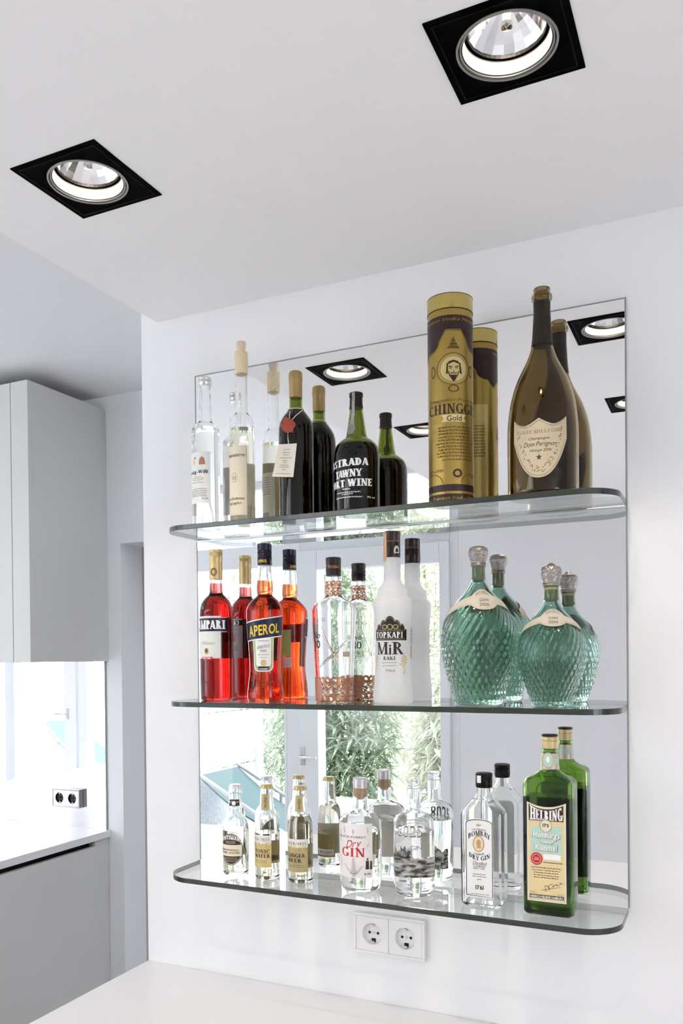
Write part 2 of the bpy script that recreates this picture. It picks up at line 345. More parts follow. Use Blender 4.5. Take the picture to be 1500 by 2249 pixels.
# ------------------------------------------------------------------ kitchen
XK = -1.215
ct = empty('bar_counter', (0, 0, 0)); tag(ct, 'glossy white bar counter below the mirror and glass shelves', 'counter')
def counter():
    mb = MB(); p = [(XC, .003), (XR-.002, .003), (XR-.002, -1.41), (XK+.003, -1.41), (XK+.003, -.80), (XC, -.80)]
    mb.loops([[(x, y, ZK-.03) for x, y in p], [(x, y, ZK) for x, y in p]]); return mb
obj('worktop', counter(), CTOP, ct, bevel=.0015)
obj('front_panel', MB().box(XC+.015, XR-.03, -1.37, -.01, .0, ZK-.03).box(XK+.02, XC+.015, -1.37, -.84, .0, ZK-.03), CABL, ct)
kt = tag(obj('kitchen_worktop', B(-2.7, XK, -1.41, YB-.001, ZK-.028, ZK), CTOP, bevel=.0015), 'white kitchen worktop running in front of the mirrored splashback', 'worktop')
kc = empty('base_cabinet', (0, 0, 0)); tag(kc, 'white handleless kitchen base cabinet with a black grip groove', 'cabinet')
obj('body', MB().box(-2.68, XK-.045, -1.39, YB-.002, .08, ZK-.0281).box(-2.6, XK-.08, -1.35, YB-.02, 0, .08), DARK, kc)
obj('filler_strip', MB().box(XK-.045, XK-.012, 1.07, YB-.002, ZK-.0515, ZK-.0285), CABL, kc)
ys = [YB-.001, .47, -.13, -.73, -1.39]
for i in range(4):
    obj('drawer_front', B(XK-.030, XK-.012, ys[i+1]+.0015, ys[i]-.0015, .10, ZK-.052), CABL, kc, bevel=.001)
uc = empty('wall_cabinet', (0, 0, 0)); tag(uc, 'tall white wall cabinet hung above the mirrored splashback', 'cabinet')
Z0u, Z1u, YF = H0+.4415, H0+1.466, .724
obj('body', B(-2.7, XK-.0005, YF+.02, YB-.0005, Z0u, Z1u), CABL, uc)
for x0, x1 in ((-1.297, XK), (-1.90, -1.300), (-2.5, -1.903)):
    obj('door', B(x0, x1, YF, YF+.0195, Z0u-.001, Z1u), CABL, uc, bevel=.0008)
km = empty('splashback_mirror', (0, 0, 0)); tag(km, 'mirrored splashback between kitchen worktop and wall cabinet', 'mirror')
obj('mirror_sheet', B(-2.7, -1.2345, YB-.006, YB-.0008, ZK+.0005, Z0u-.001), MIRROR, km)
obj('edge_strip', B(-1.2344, -1.2300, YB-.007, YB-.0008, ZK+.0005, Z0u-.001), MEDGE, km)

def schuko(parent, x, y, z, r, plate, cup, pin, holes=True):
    """round socket insert facing -y with its recess cup, pin holes and earth clips"""
    mb = MB(); n = 40
    prof = [(r, 0), (r*.97, .002), (r*.95, .0085), (r*.2, .009)]
    rings = [[(x+q*cos(2*pi*i/n), y+dy, z+q*sin(2*pi*i/n)) for i in range(n)] for q, dy in prof]
    mb.loops(rings, cap0=False); c_ = obj('cup', mb, cup, parent, smooth=True)
    for sx in (-1, 1):
        obj('pin_hole', MB().loops([[(x+sx*r*.42+.0028*cos(2*pi*i/16), y+.0083, z+.0028*sin(2*pi*i/16)) for i in range(16)], [(x+sx*r*.42+.0028*cos(2*pi*i/16), y+.0087, z+.0028*sin(2*pi*i/16)) for i in range(16)]]), pin, c_)
    for sz in (-1, 1):
        obj('earth_clip', B(x-.0028, x+.0028, y+.001, y+.0082, z+sz*r*.80-.0022, z+sz*r*.80+.0022), STEEL, c_)
        if sz < 0: obj('clip_slot', B(x-.0045, x+.0045, y+.0078, y+.0088, z+sz*r*.66-.004, z+sz*r*.66+.003), pin, c_)
    obj('screw', MB().loops([[(x+.003*cos(2*pi*i/14), y+.0078, z+.003*sin(2*pi*i/14)) for i in range(14)], [(x+.003*cos(2*pi*i/14), y+.0088, z+.003*sin(2*pi*i/14)) for i in range(14)]]), STEEL if pin is DARK else pin, c_)
def plate_hole(x0, x1, z0, z1, cx, cz, r, y0, y1):
    """square plate with a round hole"""
    n = 40; mb = MB()
    def sq(t):
        c_, s_ = cos(t), sin(t); k = max(abs(c_)/((x1-x0)/2), abs(s_)/((z1-z0)/2)); return ((x0+x1)/2+c_/k, (z0+z1)/2+s_/k)
    ca = atan2(z1-z0, x1-x0); T = sorted([2*pi*(i+.5)/n for i in range(n)]+[ca, pi-ca, pi+ca, 2*pi-ca])
    mb.loops([[(cx+r*cos(t), y1, cz+r*sin(t)) for t in T], [(cx+r*cos(t), y0, cz+r*sin(t)) for t in T], [(sq(t)[0], y0, sq(t)[1]) for t in T], [(sq(t)[0], y1, sq(t)[1]) for t in T]], cap0=False, cap1=False)
    return mb
def socket(name, x0, z0, w_, h_, y, dep, label, fm, im, cm, pm):
    e = empty(name, (0, 0, 0)); tag(e, label, 'socket')
    t = .0055
    fr = MB().box(x0, x0+w_, y-dep, y, z0, z0+t).box(x0, x0+w_, y-dep, y, z0+h_-t, z0+h_).box(x0, x0+t, y-dep, y, z0+t, z0+h_-t).box(x0+w_-t, x0+w_, y-dep, y, z0+t, z0+h_-t)
    obj('frame', fr, fm, e, bevel=.0012)
    obj('back_box', B(x0+.004, x0+w_-.004, y-dep+.0118, y-.0005, z0+.004, z0+h_-.004), DARK, e)
    hw = (w_-2*t)/2
    for k in range(2):
        a = x0+t+k*hw+.0004; b = a+hw-.0008; cx, cz = (a+b)/2, z0+h_/2
        obj('insert', plate_hole(a, b, z0+t+.0004, z0+h_-t-.0004, cx, cz, .0215, y-dep+.0012, y-dep+.004), im, e)
        schuko(e, cx, y-dep+.0016, cz, .0215, im, cm, pm)
socket('double_socket', .3764, H0-.1496, .1515, .0805, .0035, .0130, 'white double wall socket below the lowest glass shelf', PLW, PLW, PLW, DARK)
socket('double_socket', -1.503, H0-.168, .148, .077, YB-.0075, .022, 'chrome double socket with dark inserts on the mirrored splashback', mat('socket_chrome', (.42, .42, .43, 1), .12, 1), mat('socket_insert', (.62, .62, .63, 1), .2, .9), mat('dark_cup', (.02, .018, .02, 1), .3), BLACK)

# ------------------------------------------------------------------ wall mirror and glass shelves
mi = empty('wall_mirror', (W/2, 0, H0)); tag(mi, 'large frameless wall mirror behind the glass bottle shelves', 'mirror')
mbm = MB().box(-W/2+.0012, W/2-.0012, 0, .0035, 0, HM-.0012)
obj('mirror_sheet', mbm, MIRROR, mi)
obj('polished_edge', MB().box(-W/2-.0012, -W/2+.0012, -.0004, .0038, 0, HM+.001).box(W/2-.0012, W/2+.0012, -.0004, .0038, 0, HM+.001).box(-W/2+.0012, W/2-.0012, -.0004, .0038, HM-.0012, HM+.001), MEDGE, mi)
def shelf(z, label):
    e = empty('glass_shelf', (0, 0, z)); tag(e, label, 'shelf')
    R, D, n = .068, .150, 14; p = [(0, -.0015)]
    p += [(R-R*cos(pi/2*i/n), -(D-R)-R*sin(pi/2*i/n)) for i in range(n+1)]
    p += [(W-R+R*sin(pi/2*i/n), -(D-R)-R*cos(pi/2*i/n)) for i in range(n+1)]
    p += [(W, -.0015)]
    k = len(p); mb = MB(); ch = .0008
    def off(q, o): return (min(max(q[0], o), W-o), max(q[1], -(D-o)))
    tops = [off(q, ch) for q in p]
    rings = [[(x, y, -.010) for x, y in tops], [(x, y, -.010+ch) for x, y in p], [(x, y, -ch) for x, y in p], [(x, y, 0) for x, y in tops]]
    mb.loops(rings, mi=1, cap0=False, cap1=False)
    for q_ in range(3): mb.m[q_*k+k-1] = 0          # the edge against the mirror stays clear
    mb.add(rings[0], [tuple(reversed(range(k)))], 0); mb.add(rings[3], [tuple(range(k))], 0)
    obj('pane', mb, [SHELFG, SEDGE], e)
    obj('mounting_rail', B(.002, W-.002, -.0045, -.0006, -.0150, -.0102), STEEL, e, bevel=.001)
    return e
shelf(ZTS, 'topmost glass shelf with wine bottles and a golden tube'); shelf(ZMS, 'middle glass shelf with red liqueurs and green decanters'); shelf(ZBS, 'lowest glass shelf with tonic and gin bottles')

# ------------------------------------------------------------------ recessed downlights
REFL = mat('lamp_reflector', (.90, .90, .92, 1), .12, 1); BAFF = mat('ribbed_baffle', (.66, .64, .61, 1), .4, .1)
FIL = mat('lamp_filament', (1, .9, .75, 1), .5, emit=(1, .86, .68, 1), es=60)
def downlight(x, y, label, power):
    e = empty('recessed_downlight', (x, y, ZC)); tag(e, label, 'downlight', 'recessed ceiling downlights')
    s, n = LS/2, 64; ro = .064
    def sq(t, h):
        k = max(abs(cos(t)), abs(sin(t))); return (h*cos(t)/k, h*sin(t)/k)
    T = [2*pi*i/n for i in range(n)]
    mb = MB().loops([[(*sq(t, s), -.0018) for t in T], [(ro*cos(t), ro*sin(t), -.0018) for t in T], [(ro*cos(t), ro*sin(t), .035) for t in T]], cap0=False, cap1=False)
    mb.loops([[(*sq(t, s), -.0018) for t in T], [(*sq(t, s), .004) for t in T]], cap0=False, cap1=False)
    obj('trim_plate', mb, BLACK, e)
    fr = MB(); q = s*.90
    for a in ((-q, q, -q, -q+.0012), (-q, q, q-.0012, q), (-q, -q+.0012, -q, q), (q-.0012, q, -q, q)): fr.box(a[0], a[1], a[2], a[3], -.0026, -.0016)
    obj('inner_frame', fr, BLK2, e)
    obj('gimbal_ring', MB().lathe([(.0635, .003), (.0635, -.0025), (.0605, -.0025), (.0605, .003)], 64, cap0=False, cap1=False), GREYRING, e, smooth=True)
    obj('gimbal_ring', MB().lathe([(.0590, .006), (.0590, -.001), (.0570, -.001), (.0570, .006)], 64, cap0=False, cap1=False), GREYRING, e, smooth=True)
    obj('sleeve', MB().lathe([(.0568, .002), (.0568, .045)], 48, cap0=False, cap1=False), BLK2, e, smooth=True)
    pr = []
    for k in range(5): zz = .001+k*.0034; rr = .0555-.0004*k; pr += [(rr, zz), (rr-.0009, zz+.0012), (rr-.0009, zz+.0028)]
    obj('ribbed_baffle', MB().lathe(pr, 64, cap0=False, cap1=False), BAFF, e, smooth=True)
    obj('lamp_rim', MB().lathe([(.0530, .0175), (.0530, .024), (.0485, .024), (.0485, .0175)], 48, cap0=False, cap1=False), BLK2, e)
    rp = [(.0005+.0480*t, .056-.034*t**1.7) for t in (0, .14, .28, .42, .56, .7, .85, 1)]
    obj('reflector', MB().lathe(rp, 20, cap0=False, cap1=False), REFL, e)
    obj('bulb', MB().lathe([(.0005, .028), (.0045, .030), (.005, .044), (.003, .054)], 16), FIL, e, smooth=True)
    obj('bulb_shield', MB().lathe([(.0005, .0215), (.007, .0225), (.0075, .028), (.0068, .028)], 24), CHROME, e, smooth=True)
    l = bpy.data.lights.new('lamp_light', 'SPOT'); l.energy = power; l.color = (1, .86, .70); l.spot_size = radians(105); l.spot_blend = .6; l.shadow_soft_size = .02
    lo = bpy.data.objects.new('lamp_light', l); COL.objects.link(lo); lo.parent = e; lo.location = (0, 0, .012)
downlight(LX[0], LY[0], 'black square downlight near the shelf wall and the open edge of the dropped ceiling', 4)
downlight(LX[1], LY[0], 'black square downlight near the shelf wall, farther from the ceiling edge', 5.5)
downlight(LX[0], LY[1], 'black square downlight away from the shelf wall, near the open ceiling edge', 4)
downlight(LX[1], LY[1], 'black square downlight away from the shelf wall and away from the ceiling edge', 4)
#@@BOTTLES@@

# ================================================================== lettering
TXT = "ABCDEFGHIJKLMNOPQRSTUVWXYZabcdefghijklmnopqrstuvwxyz0123456789.,-+%'&/\u00fc\u00b0"
SANS = {}
def build_sans():
    tmp = []
    for bold in (0, 1):
        for ch in TXT:
            cu = bpy.data.curves.new('t', 'FONT'); cu.body = ch; cu.size = 1; cu.resolution_u = 3; cu.fill_mode = 'FRONT'; cu.offset = .022*bold
            o = bpy.data.objects.new('t', cu); COL.objects.link(o); tmp.append((bold, ch, o, cu))
    bpy.context.view_layer.update(); dg = bpy.context.evaluated_depsgraph_get(); CAPH = None
    for bold, ch, o, cu in tmp:
        me = o.evaluated_get(dg).to_mesh(); vs = [(v.co.x, v.co.y) for v in me.vertices]; fs = [tuple(p.vertices) for p in me.polygons]
        SANS[(bold, ch)] = (vs, fs); o.evaluated_get(dg).to_mesh_clear()
    for bold, ch, o, cu in tmp: bpy.data.objects.remove(o); bpy.data.curves.remove(cu)
build_sans()
_H = max(v[1] for v in SANS[(0, 'H')][0])
def sans_glyph(ch, bold):
    vs, fs = SANS.get((bold, ch), SANS[(bold, '-')])
    x0 = min(v[0] for v in vs); x1 = max(v[0] for v in vs)
    return [[((vs[i][0]-x0)/_H, vs[i][1]/_H) for i in f] for f in fs], (x1-x0)/_H
def serif_glyph(ch, T, t):
    P = []; sh = max(.05, t*.8); sw = T*1.0+.22
    def q(*p): P.append(list(p))
    def vs(x, a=0, b=1, w=None, s0=1, s1=1):
        w = T if w is None else w; q((x-w/2, a), (x+w/2, a), (x+w/2, b), (x-w/2, b)); ww = w+.20
        if s0: q((x-ww/2, a), (x+ww/2, a), (x+ww/2, a+sh), (x-ww/2, a+sh))
        if s1: q((x-ww/2, b-sh), (x+ww/2, b-sh), (x+ww/2, b), (x-ww/2, b))
    def ds(x0, y0, x1, y1, w): q((x0-w/2, y0), (x0+w/2, y0), (x1+w/2, y1), (x1-w/2, y1))
    def hb(y, x0, x1, w=None): w = t if w is None else w; q((x0, y-w/2), (x1, y-w/2), (x1, y+w/2), (x0, y+w/2))
    def sf(x, y, w=.30): y = 0 if y == 0 else 1-sh; q((x-w/2, y), (x+w/2, y), (x+w/2, y+sh), (x-w/2, y+sh))
    def bowl(cx, cy, rx, ry, a0, a1, n=14):
        o = []
        for i in range(n+1):
            a = radians(a0+(a1-a0)*i/n); th = t+(T-t)*abs(cos(a)); o.append(((cx+rx*cos(a), cy+ry*sin(a)), (cx+(rx-th)*cos(a), cy+(ry-t*1.1-(th-t)*.15)*sin(a))))
        for i in range(n): q(o[i][0], o[i+1][0], o[i+1][1], o[i][1])
    k = T/2
    if ch == 'I': vs(.2+k*.3); return P, .40+k*.6
    if ch == 'H': vs(.17); vs(.68); hb(.5, .17, .68); return P, .86
    if ch == 'L': vs(.18); hb(t/2, .1, .62); q((.56, 0), (.62, 0), (.62, .28), (.58, .28)); return P, .64
    if ch in 'EF':
        vs(.18, s0=ch == 'F'); hb(1-t/2, .1, .60); q((.55, 1), (.61, 1), (.61, .74), (.58, .74)); hb(.52, .2, .48); q((.45, .4), (.49, .4), (.49, .64), (.45, .64))
        if ch == 'E': hb(t/2, .1, .62); q((.56, 0), (.63, 0), (.63, .28), (.60, .28))
        return P, .66
    if ch == 'T': vs(.36, s1=0); hb(1-t/2, .02, .70); q((.02, 1), (.07, 1), (.05, .72), (.02, .72)); q((.65, 1), (.70, 1), (.70, .72), (.67, .72)); return P, .72
    if ch == 'A': ds(.10, 0, .38, 1, t*1.3); ds(.66, 0, .40, 1, T); hb(.30, .18, .58); sf(.10, 0, .24); sf(.66, 0, .30); return P, .80
    if ch == 'V': ds(.38, 0, .10, 1, T); ds(.40, 0, .68, 1, t*1.3); sf(.10, 1); sf(.68, 1, .24); return P, .78
    if ch == 'M': vs(.12, w=t*1.3); ds(.46, 0, .14, 1, T*.9); ds(.46, 0, .80, 1, t*1.2); vs(.84); return P, 1.0
    if ch == 'N': vs(.12, w=t*1.3); ds(.64, 0, .14, 1, T); vs(.66, w=t*1.3, s0=0); return P, .78
    if ch == 'W': ds(.28, 0, .08, 1, T); ds(.30, 0, .50, 1, t*1.2); ds(.70, 0, .50, 1, T); ds(.72, 0, .92, 1, t*1.2); sf(.08, 1); sf(.92, 1, .22); return P, 1.0
    if ch == 'Y': ds(.38, .42, .10, 1, T*.95); ds(.38, .42, .66, 1, t*1.3); vs(.38, 0, .45, s1=0); sf(.10, 1, .28); sf(.66, 1, .22); return P, .76
    if ch == 'K': vs(.17); ds(.26, .42, .64, 1, t*1.3); ds(.66, 0, .36, .56, T); sf(.64, 1, .24); sf(.68, 0, .28); return P, .80
    if ch in 'PRB':
        vs(.17, s0=1); bowl(.24, .74, .34, .26, -90, 90)
        if ch == 'R': ds(.64, 0, .36, .50, T); sf(.66, 0, .24)
        if ch == 'B': bowl(.24, .27, .40, .27, -90, 90)
        return P, .76 if ch == 'R' else .66
    if ch == 'D': vs(.17); bowl(.24, .5, .48, .5, -90, 90); return P, .76
    if ch == 'O': bowl(.42, .5, .40, .5, 0, 360, 26); return P, .84
    if ch in 'CG':
        bowl(.42, .5, .40, .5, 48, 312, 22); q((.66, .98), (.71, .98), (.71, .70), (.68, .70))
        if ch == 'G': vs(.68, .03, .42, s0=0, s1=1)
        else: q((.66, .02), (.71, .02), (.71, .26), (.68, .26))
        return P, .80
    if ch == 'S':
        bowl(.31, .745, .27, .255, 25, 262); bowl(.31, .255, .29, .255, -155, 92); return P, .62
    return None
KERN = {(a, 'A'): .16 for a in 'PTYVW'}; KERN.update({('A', a): .14 for a in 'TYVW'}); KERN.update({('R', 'A'): .05, ('R', 'O'): .04, ('L', 'T'): .12, ('K', 'A'): .08, ('D', 'A'): .06, ('A', 'D'): .04})
def layout(txt, style):
    """-> list of (glyph polygons), total width; style: sans, bold, serif, fat (slab), fine (thin serif)"""
    x = 0; polys = []; pv = ''
    for ch in txt:
        if (pv, ch) in KERN: x -= KERN[(pv, ch)]
        pv = ch
        if ch == ' ': x += .38; continue
        g = None
        if style in ('serif', 'fat', 'fine'): g = serif_glyph(ch, *{'serif': (.20, .075), 'fat': (.30, .12), 'fine': (.13, .06)}[style])
        if g is None: g = sans_glyph(ch, 1 if style in ('bold', 'fat', 'serif') else 0)
        for p in g[0]: polys.append([(a+x, b) for a, b in p])
        x += g[1]+(.09 if style in ('serif', 'fat', 'fine') else .11)
    return polys, x-.1

# ================================================================== bottles
ZF = {'A': (400, 740, 320/1500), 'B': (590, 790, .22), 'C': (900, 630, 1/3), 'D': (430, 1120, .2), 'E': (660, 1150, .22), 'F': (940, 1180, 460/1500),
      'G': (370, 1660, 350/1500), 'H': (680, 1660, 350/1500), 'I': (980, 1570, .28)}
def pchip(pts, n=6):
    xs = [p[0] for p in pts]; ys = [p[1] for p in pts]; k = len(xs)
    h = [xs[i+1]-xs[i] for i in range(k-1)]; dl = [(ys[i+1]-ys[i])/h[i] for i in range(k-1)]; m = [dl[0]]
    for i in range(1, k-1):
        if dl[i-1]*dl[i] <= 0: m.append(0)
        else: w1 = 2*h[i]+h[i-1]; w2 = h[i]+2*h[i-1]; m.append((w1+w2)/(w1/dl[i-1]+w2/dl[i]))
    m.append(dl[-1]); out = []
    for i in range(k-1):
        c_ = max(1, min(n, int(h[i]/.002)))
        for j in range(c_):
            t = j/c_; a = 2*t**3-3*t*t+1; b = t**3-2*t*t+t; c2 = -2*t**3+3*t*t; d = t**3-t*t
            out.append((xs[i]+t*h[i], a*ys[i]+b*h[i]*m[i]+c2*ys[i+1]+d*h[i]*m[i+1]))
    return out+[(xs[-1], ys[-1])]
class Bottle:
    def __init__(s, name, label, cat, X, Y, z0, fr, rot=None, group=None):
        s.X, s.Y, s.z0 = X, Y, z0; s.x0, s.y0, s.k = ZF[fr]
        P = Vector((X, Y, z0+.15)); s.dep = (P-CAMP).dot(F2)
        if rot is None: d = CAMP-P; rot = atan2(d.x, -d.y)
        s.rot = rot; s.e = empty(name, (X, Y, z0), rot); tag(s.e, label, cat, group); s.flat = False
        pc = (P-CAMP); s.cx = CX+FPX*pc.dot(R2)/pc.dot(F2)           # axis column in the photograph
    def z(s, zy, front=0):
        """height above the shelf of photo row (zoom row zy), on the axis or `front` metres nearer"""
        d = s.dep-front; return (CAMP+ray(s.cx, s.y0+zy*s.k)*d).z-s.z0
    def prof_px(s, rows):
        """rows (zoom row, left, right) top to bottom -> (z, r) bottom to top"""
        p = sorted((s.z(r[0]), (r[2]-r[1])/2*s.k*s.dep/FPX) for r in rows); out = [p[0]]
        for q in p[1:]:
            if q[0] > out[-1][0]+.0004: out.append(q)
        return out
    def set_body(s, rows):
        p = s.prof_px(rows); p = [q for q in p if q[0] > .004]
        p = [(0.0, p[0][1]*.93), (.0012, p[0][1]*.97), (.0045, p[0][1])]+[q for q in p if q[0] > .0055]
        s.p = pchip(p)
    def R(s, z):
        p = s.p
        if z <= p[0][0]: return p[0][1]
        for i in range(len(p)-1):
            if p[i][0] <= z <= p[i+1][0]: t = (z-p[i][0])/max(1e-9, p[i+1][0]-p[i][0]); return p[i][1]+t*(p[i+1][1]-p[i][1])
        return p[-1][1]
    def pt(s, u, z, off=0):
        if s.flat: return (u, -(s.b(z)+off), z)
        r = s.R(z)+off; return (r*sin(u), -r*cos(u), z)
    def u(s, deg): return deg if s.flat else radians(deg)
    def glass(s, m, level=None, t=.0028, n=64, mod=None, name='glass_body', lip=.0015):
        """solid below the liquid level, hollow above it"""
        o = [(r, z) for z, r in s.p]; zt_ = s.p[-1][0]
        lv = s.p[0][0]+.004 if level is None else level
        inn = [(max(.002, r-t), z) for z, r in s.p if z > lv+.001]
        inn = [(max(.002, s.R(lv)-t), lv)]+inn
        pr = [(.0004, .0006 if level is None else 0)]+o+list(reversed(inn))+[(.0004, lv)]
        return obj(name, MB().lathe(pr, n, mod=mod), m, s.e, smooth=True)
    def liquid(s, m, level, base=.005, gap=.0011, n=48):
        pr = [(.0005, base)]+[(s.R(base)-gap-.002, base)]+[(r-gap, z) for z, r in s.p if base+.001 < z < level-.0006]+[(s.R(level)-gap, level-.0006), (.0005, level-.0006)]
        return obj('liquid', MB().lathe(pr, n), m, s.e, smooth=True)
    def ring(s, name, rows, m, n=48, mod=None, parent=None, smooth=True, zr=None):
        """lathe part from photo rows (or explicit (r, z) list zr)"""
        pr = zr if zr else [(r, z) for z, r in s.prof_px(rows)]
        if mod:
            q = []
            for (r0, z0), (r1, z1) in zip(pr[:-1], pr[1:]):
                k = max(1, int(abs(z1-z0)/.0005)); q += [(r0+(r1-r0)*i/k, z0+(z1-z0)*i/k) for i in range(k)]
            pr = q+[pr[-1]]
        pr = [(.0004, pr[0][1])]+pr+[(.0004, pr[-1][1])]
        return obj(name, MB().lathe(pr, n, mod=mod), m, parent or s.e, smooth=smooth)
    def patch(s, name, u0, u1, z0, z1, m, off=.0003, parent=None, rows=10, cols=None, back=False):
        """a label lying on the surface; z0/z1 numbers or functions of t in [-1, 1]"""
        mb = MB(); cols = cols or 24; g = []
        for i in range(cols+1):
            t = -1+2*i/cols; a = z0(t) if callable(z0) else z0; b = z1(t) if callable(z1) else z1; uu = s.u(u0+(u1-u0)*i/cols)
            g.append([s.pt(uu, a+(b-a)*j/rows, off) for j in range(rows+1)])
        vs = [p for c_ in g for p in c_]; r1 = rows+1
        mb.add(vs, [(i*r1+j, (i+1)*r1+j, (i+1)*r1+j+1, i*r1+j+1) for i in range(cols) for j in range(rows)])
        return obj(name, mb, m, parent or s.e, smooth=True)
    def oval(s, name, uc, zc, hu, hz, m, off=.0004, parent=None, inner=0, n=40, pw=1):
        """disc or ring on the surface; hu in degrees (or metres on a flat face)"""
        mb = MB(); T = [2*pi*i/n for i in range(n)]; ks = [inner, (inner+1)/2, 1] if inner else [.02, .35, .7, 1]
        mb.loops([[s.pt(s.u(uc+hu*k*(abs(cos(t))**pw)*(1 if cos(t) >= 0 else -1)), zc+hz*k*(abs(sin(t))**pw)*(1 if sin(t) >= 0 else -1), off) for t in T] for k in ks], cap0=not inner, cap1=False)
        return obj(name, mb, m, parent or s.e, smooth=True)
    def polys(s, name, pl, m, off=.0004, parent=None):
        """pl: list of polygons in (u, z)"""
        mb = MB()
        for p in pl: s.bend(mb, p, off)
        return obj(name, mb, m, parent or s.e)
    def bend(s, mb, p, off):
        """add a polygon in (u, z), split until it follows the round of the glass"""
        us = [q[0] for q in p]
        if s.flat or max(us)-min(us) < 6: mb.add([s.pt(s.u(a), b, off) for a, b in p], [tuple(range(len(p)))]); return
        c_ = (max(us)+min(us))/2
        for sg in (1, -1):
            o = []
            for i in range(len(p)):
                a, b = p[i], p[(i+1) % len(p)]; da, db = (a[0]-c_)*sg, (b[0]-c_)*sg
                if da >= 0: o.append(a)
                if da*db < 0: t = da/(da-db); o.append((c_, a[1]+(b[1]-a[1])*t))
            if len(o) > 2: s.bend(mb, o, off)
    def text(s, items, m, parent=None, off=.0006, name='lettering'):
        """items: (string, style, u0, u1, z0, z1[, dict(arc, slope, shear, grow)])"""
        mb = MB()
        for it in items:
            txt, st, u0, u1, z0, z1 = it[:6]; o = it[6] if len(it) > 6 else {}
            pl, W_ = layout(txt, st); arc, sl, sh = o.get('arc', 0), o.get('slope', 0), o.get('shear', 0)
            for p in pl:
                q = []
                for x, y in p:
                    x2 = x+sh*y; t = x2/W_; tt = 2*t-1
                    q.append((u0+(u1-u0)*t, z0+(z1-z0)*y*(1+o.get('grow', 0)*tt)+arc*(1-tt*tt)+sl*tt))
                s.bend(mb, q, off)
        return obj(name, mb, m, parent or s.e)
    def lines(s, u0, u1, zs, h, m, parent=None, off=.0006, seed=1, jag=.25, name='small_print', word=.055):
        """rows of unreadable small print as little word dashes"""
        rn = random.Random(seed); mb = MB(); L = u1-u0
        for z in zs:
            e0 = rn.uniform(0, jag)*L/2; x = u0+e0
            while x < u1-e0-L*.02:
                w_ = L*rn.uniform(.5, 1.6)*word; w_ = min(w_, u1-e0-x); k = 3
                for i in range(k):
                    a = x+w_*i/k; b = a+w_/k*.78; dz = rn.uniform(-.12, .12)*h; hh = h*rn.uniform(.6, 1.0)
                    mb.add([s.pt(s.u(a), z+dz, off), s.pt(s.u(b), z+dz, off), s.pt(s.u(b), z+dz+hh, off), s.pt(s.u(a), z+dz+hh, off)], [(0, 1, 2, 3)])
                x += w_+L*.016
        return obj(name, mb, m, parent or s.e)
    def stroke(s, name, pts, wd, m, parent=None, off=.0007):
        """pen stroke through (u, z) points"""
        mb = MB(); v = []; sc = 1 if s.flat else 1/s.R(pts[0][1])*180/pi
        for i, (a, b) in enumerate(pts):
            p0 = pts[max(0, i-1)]; p1 = pts[min(len(pts)-1, i+1)]; dx = (p1[0]-p0[0])/sc; dz = p1[1]-p0[1]; L = sqrt(dx*dx+dz*dz) or 1
            v += [s.pt(s.u(a-dz/L*wd/2*sc), b+dx/L*wd/2, off), s.pt(s.u(a+dz/L*wd/2*sc), b-dx/L*wd/2, off)]
        mb.add(v, [(2*i, 2*i+1, 2*i+3, 2*i+2) for i in range(len(pts)-1)])
        return obj(name, mb, m, parent or s.e)
    def box_body(s, m, wz, hb, corner, level=None, t=.003, name='glass_body', expo=None):
        """flat-sided bottle: wz list (z, half width, half depth)"""
        s.flat = True; zz = [(a, b) for a, b, c_ in wz]; dd = [(a, c_) for a, b, c_ in wz]
        pa = pchip(zz); pb = dict()
        def lerp(tb, z):
            if z <= tb[0][0]: return tb[0][1]
            for i in range(len(tb)-1):
                if tb[i][0] <= z <= tb[i+1][0]: return tb[i][1]+(tb[i+1][1]-tb[i][1])*(z-tb[i][0])/(tb[i+1][0]-tb[i][0])
            return tb[-1][1]
        pbl = pchip(dd); s.a = lambda z: lerp(pa, z); s.b = lambda z: lerp(pbl, z); s.ztop = wz[-1][0]
        def ring(z, ins=0):
            a, b = s.a(z)-ins, s.b(z)-ins; r = min(corner, min(a, b)*.999); r = max(r, min(a, b)*(1 if z > hb else 0)*.999); r = min(r, min(a, b)*.999); pts = []
            for cx_, cy_, a0 in ((a-r, b-r, 0), (-a+r, b-r, 90), (-a+r, -b+r, 180), (a-r, -b+r, 270)):
                for i in range(9): t_ = radians(a0+90*i/8); pts.append((cx_+r*cos(t_), cy_+r*sin(t_), z))
            return pts
        zs = [q[0] for q in pa]; lv = .006 if level is None else level
        rings = [ring(z) for z in zs]+[ring(z, t) for z in reversed(zs) if z > lv+.001]+[ring(lv, t)]
        s.ringf = ring; s.zs = zs
        return obj(name, MB().loops(rings), m, s.e, smooth=True)
    def box_liquid(s, m, level, gap=.0012):
        zs = [z for z in s.zs if .0018 < z < level-.0007]+[level-.0007]
        return obj('liquid', MB().loops([s.ringf(z, gap) for z in zs]), m, s.e, smooth=True)
def ang(b, zx, zy):
    """degrees round the bottle of a photo point on its front"""
    z = b.z(zy); return math.degrees(asin(max(-1, min(1, ((b.x0+zx*b.k)-b.cx)*b.dep/FPX/b.R(z)))))
OLIVE = mat('olive_glass', (.36, .42, .10, 1), 0.0, trans=1, ior=1.45)
WINEL = mat('dark_wine', (.006, .003, .003, 1), .6, spec=0)
BROWNG = mat('brown_glass', (.335, .25, .10, 1), 0.0, trans=1, ior=1.45)
TEAL = mat('teal_glass', (.475, .64, .57, 1), 0.0, trans=1, ior=1.45)
GREENG = mat('green_glass', (.43, .62, .22, 1), 0.0, trans=1, ior=1.45)
FROST = translucent('frosted_glass', (.965, .97, .975, 1), .68, .05, .4)
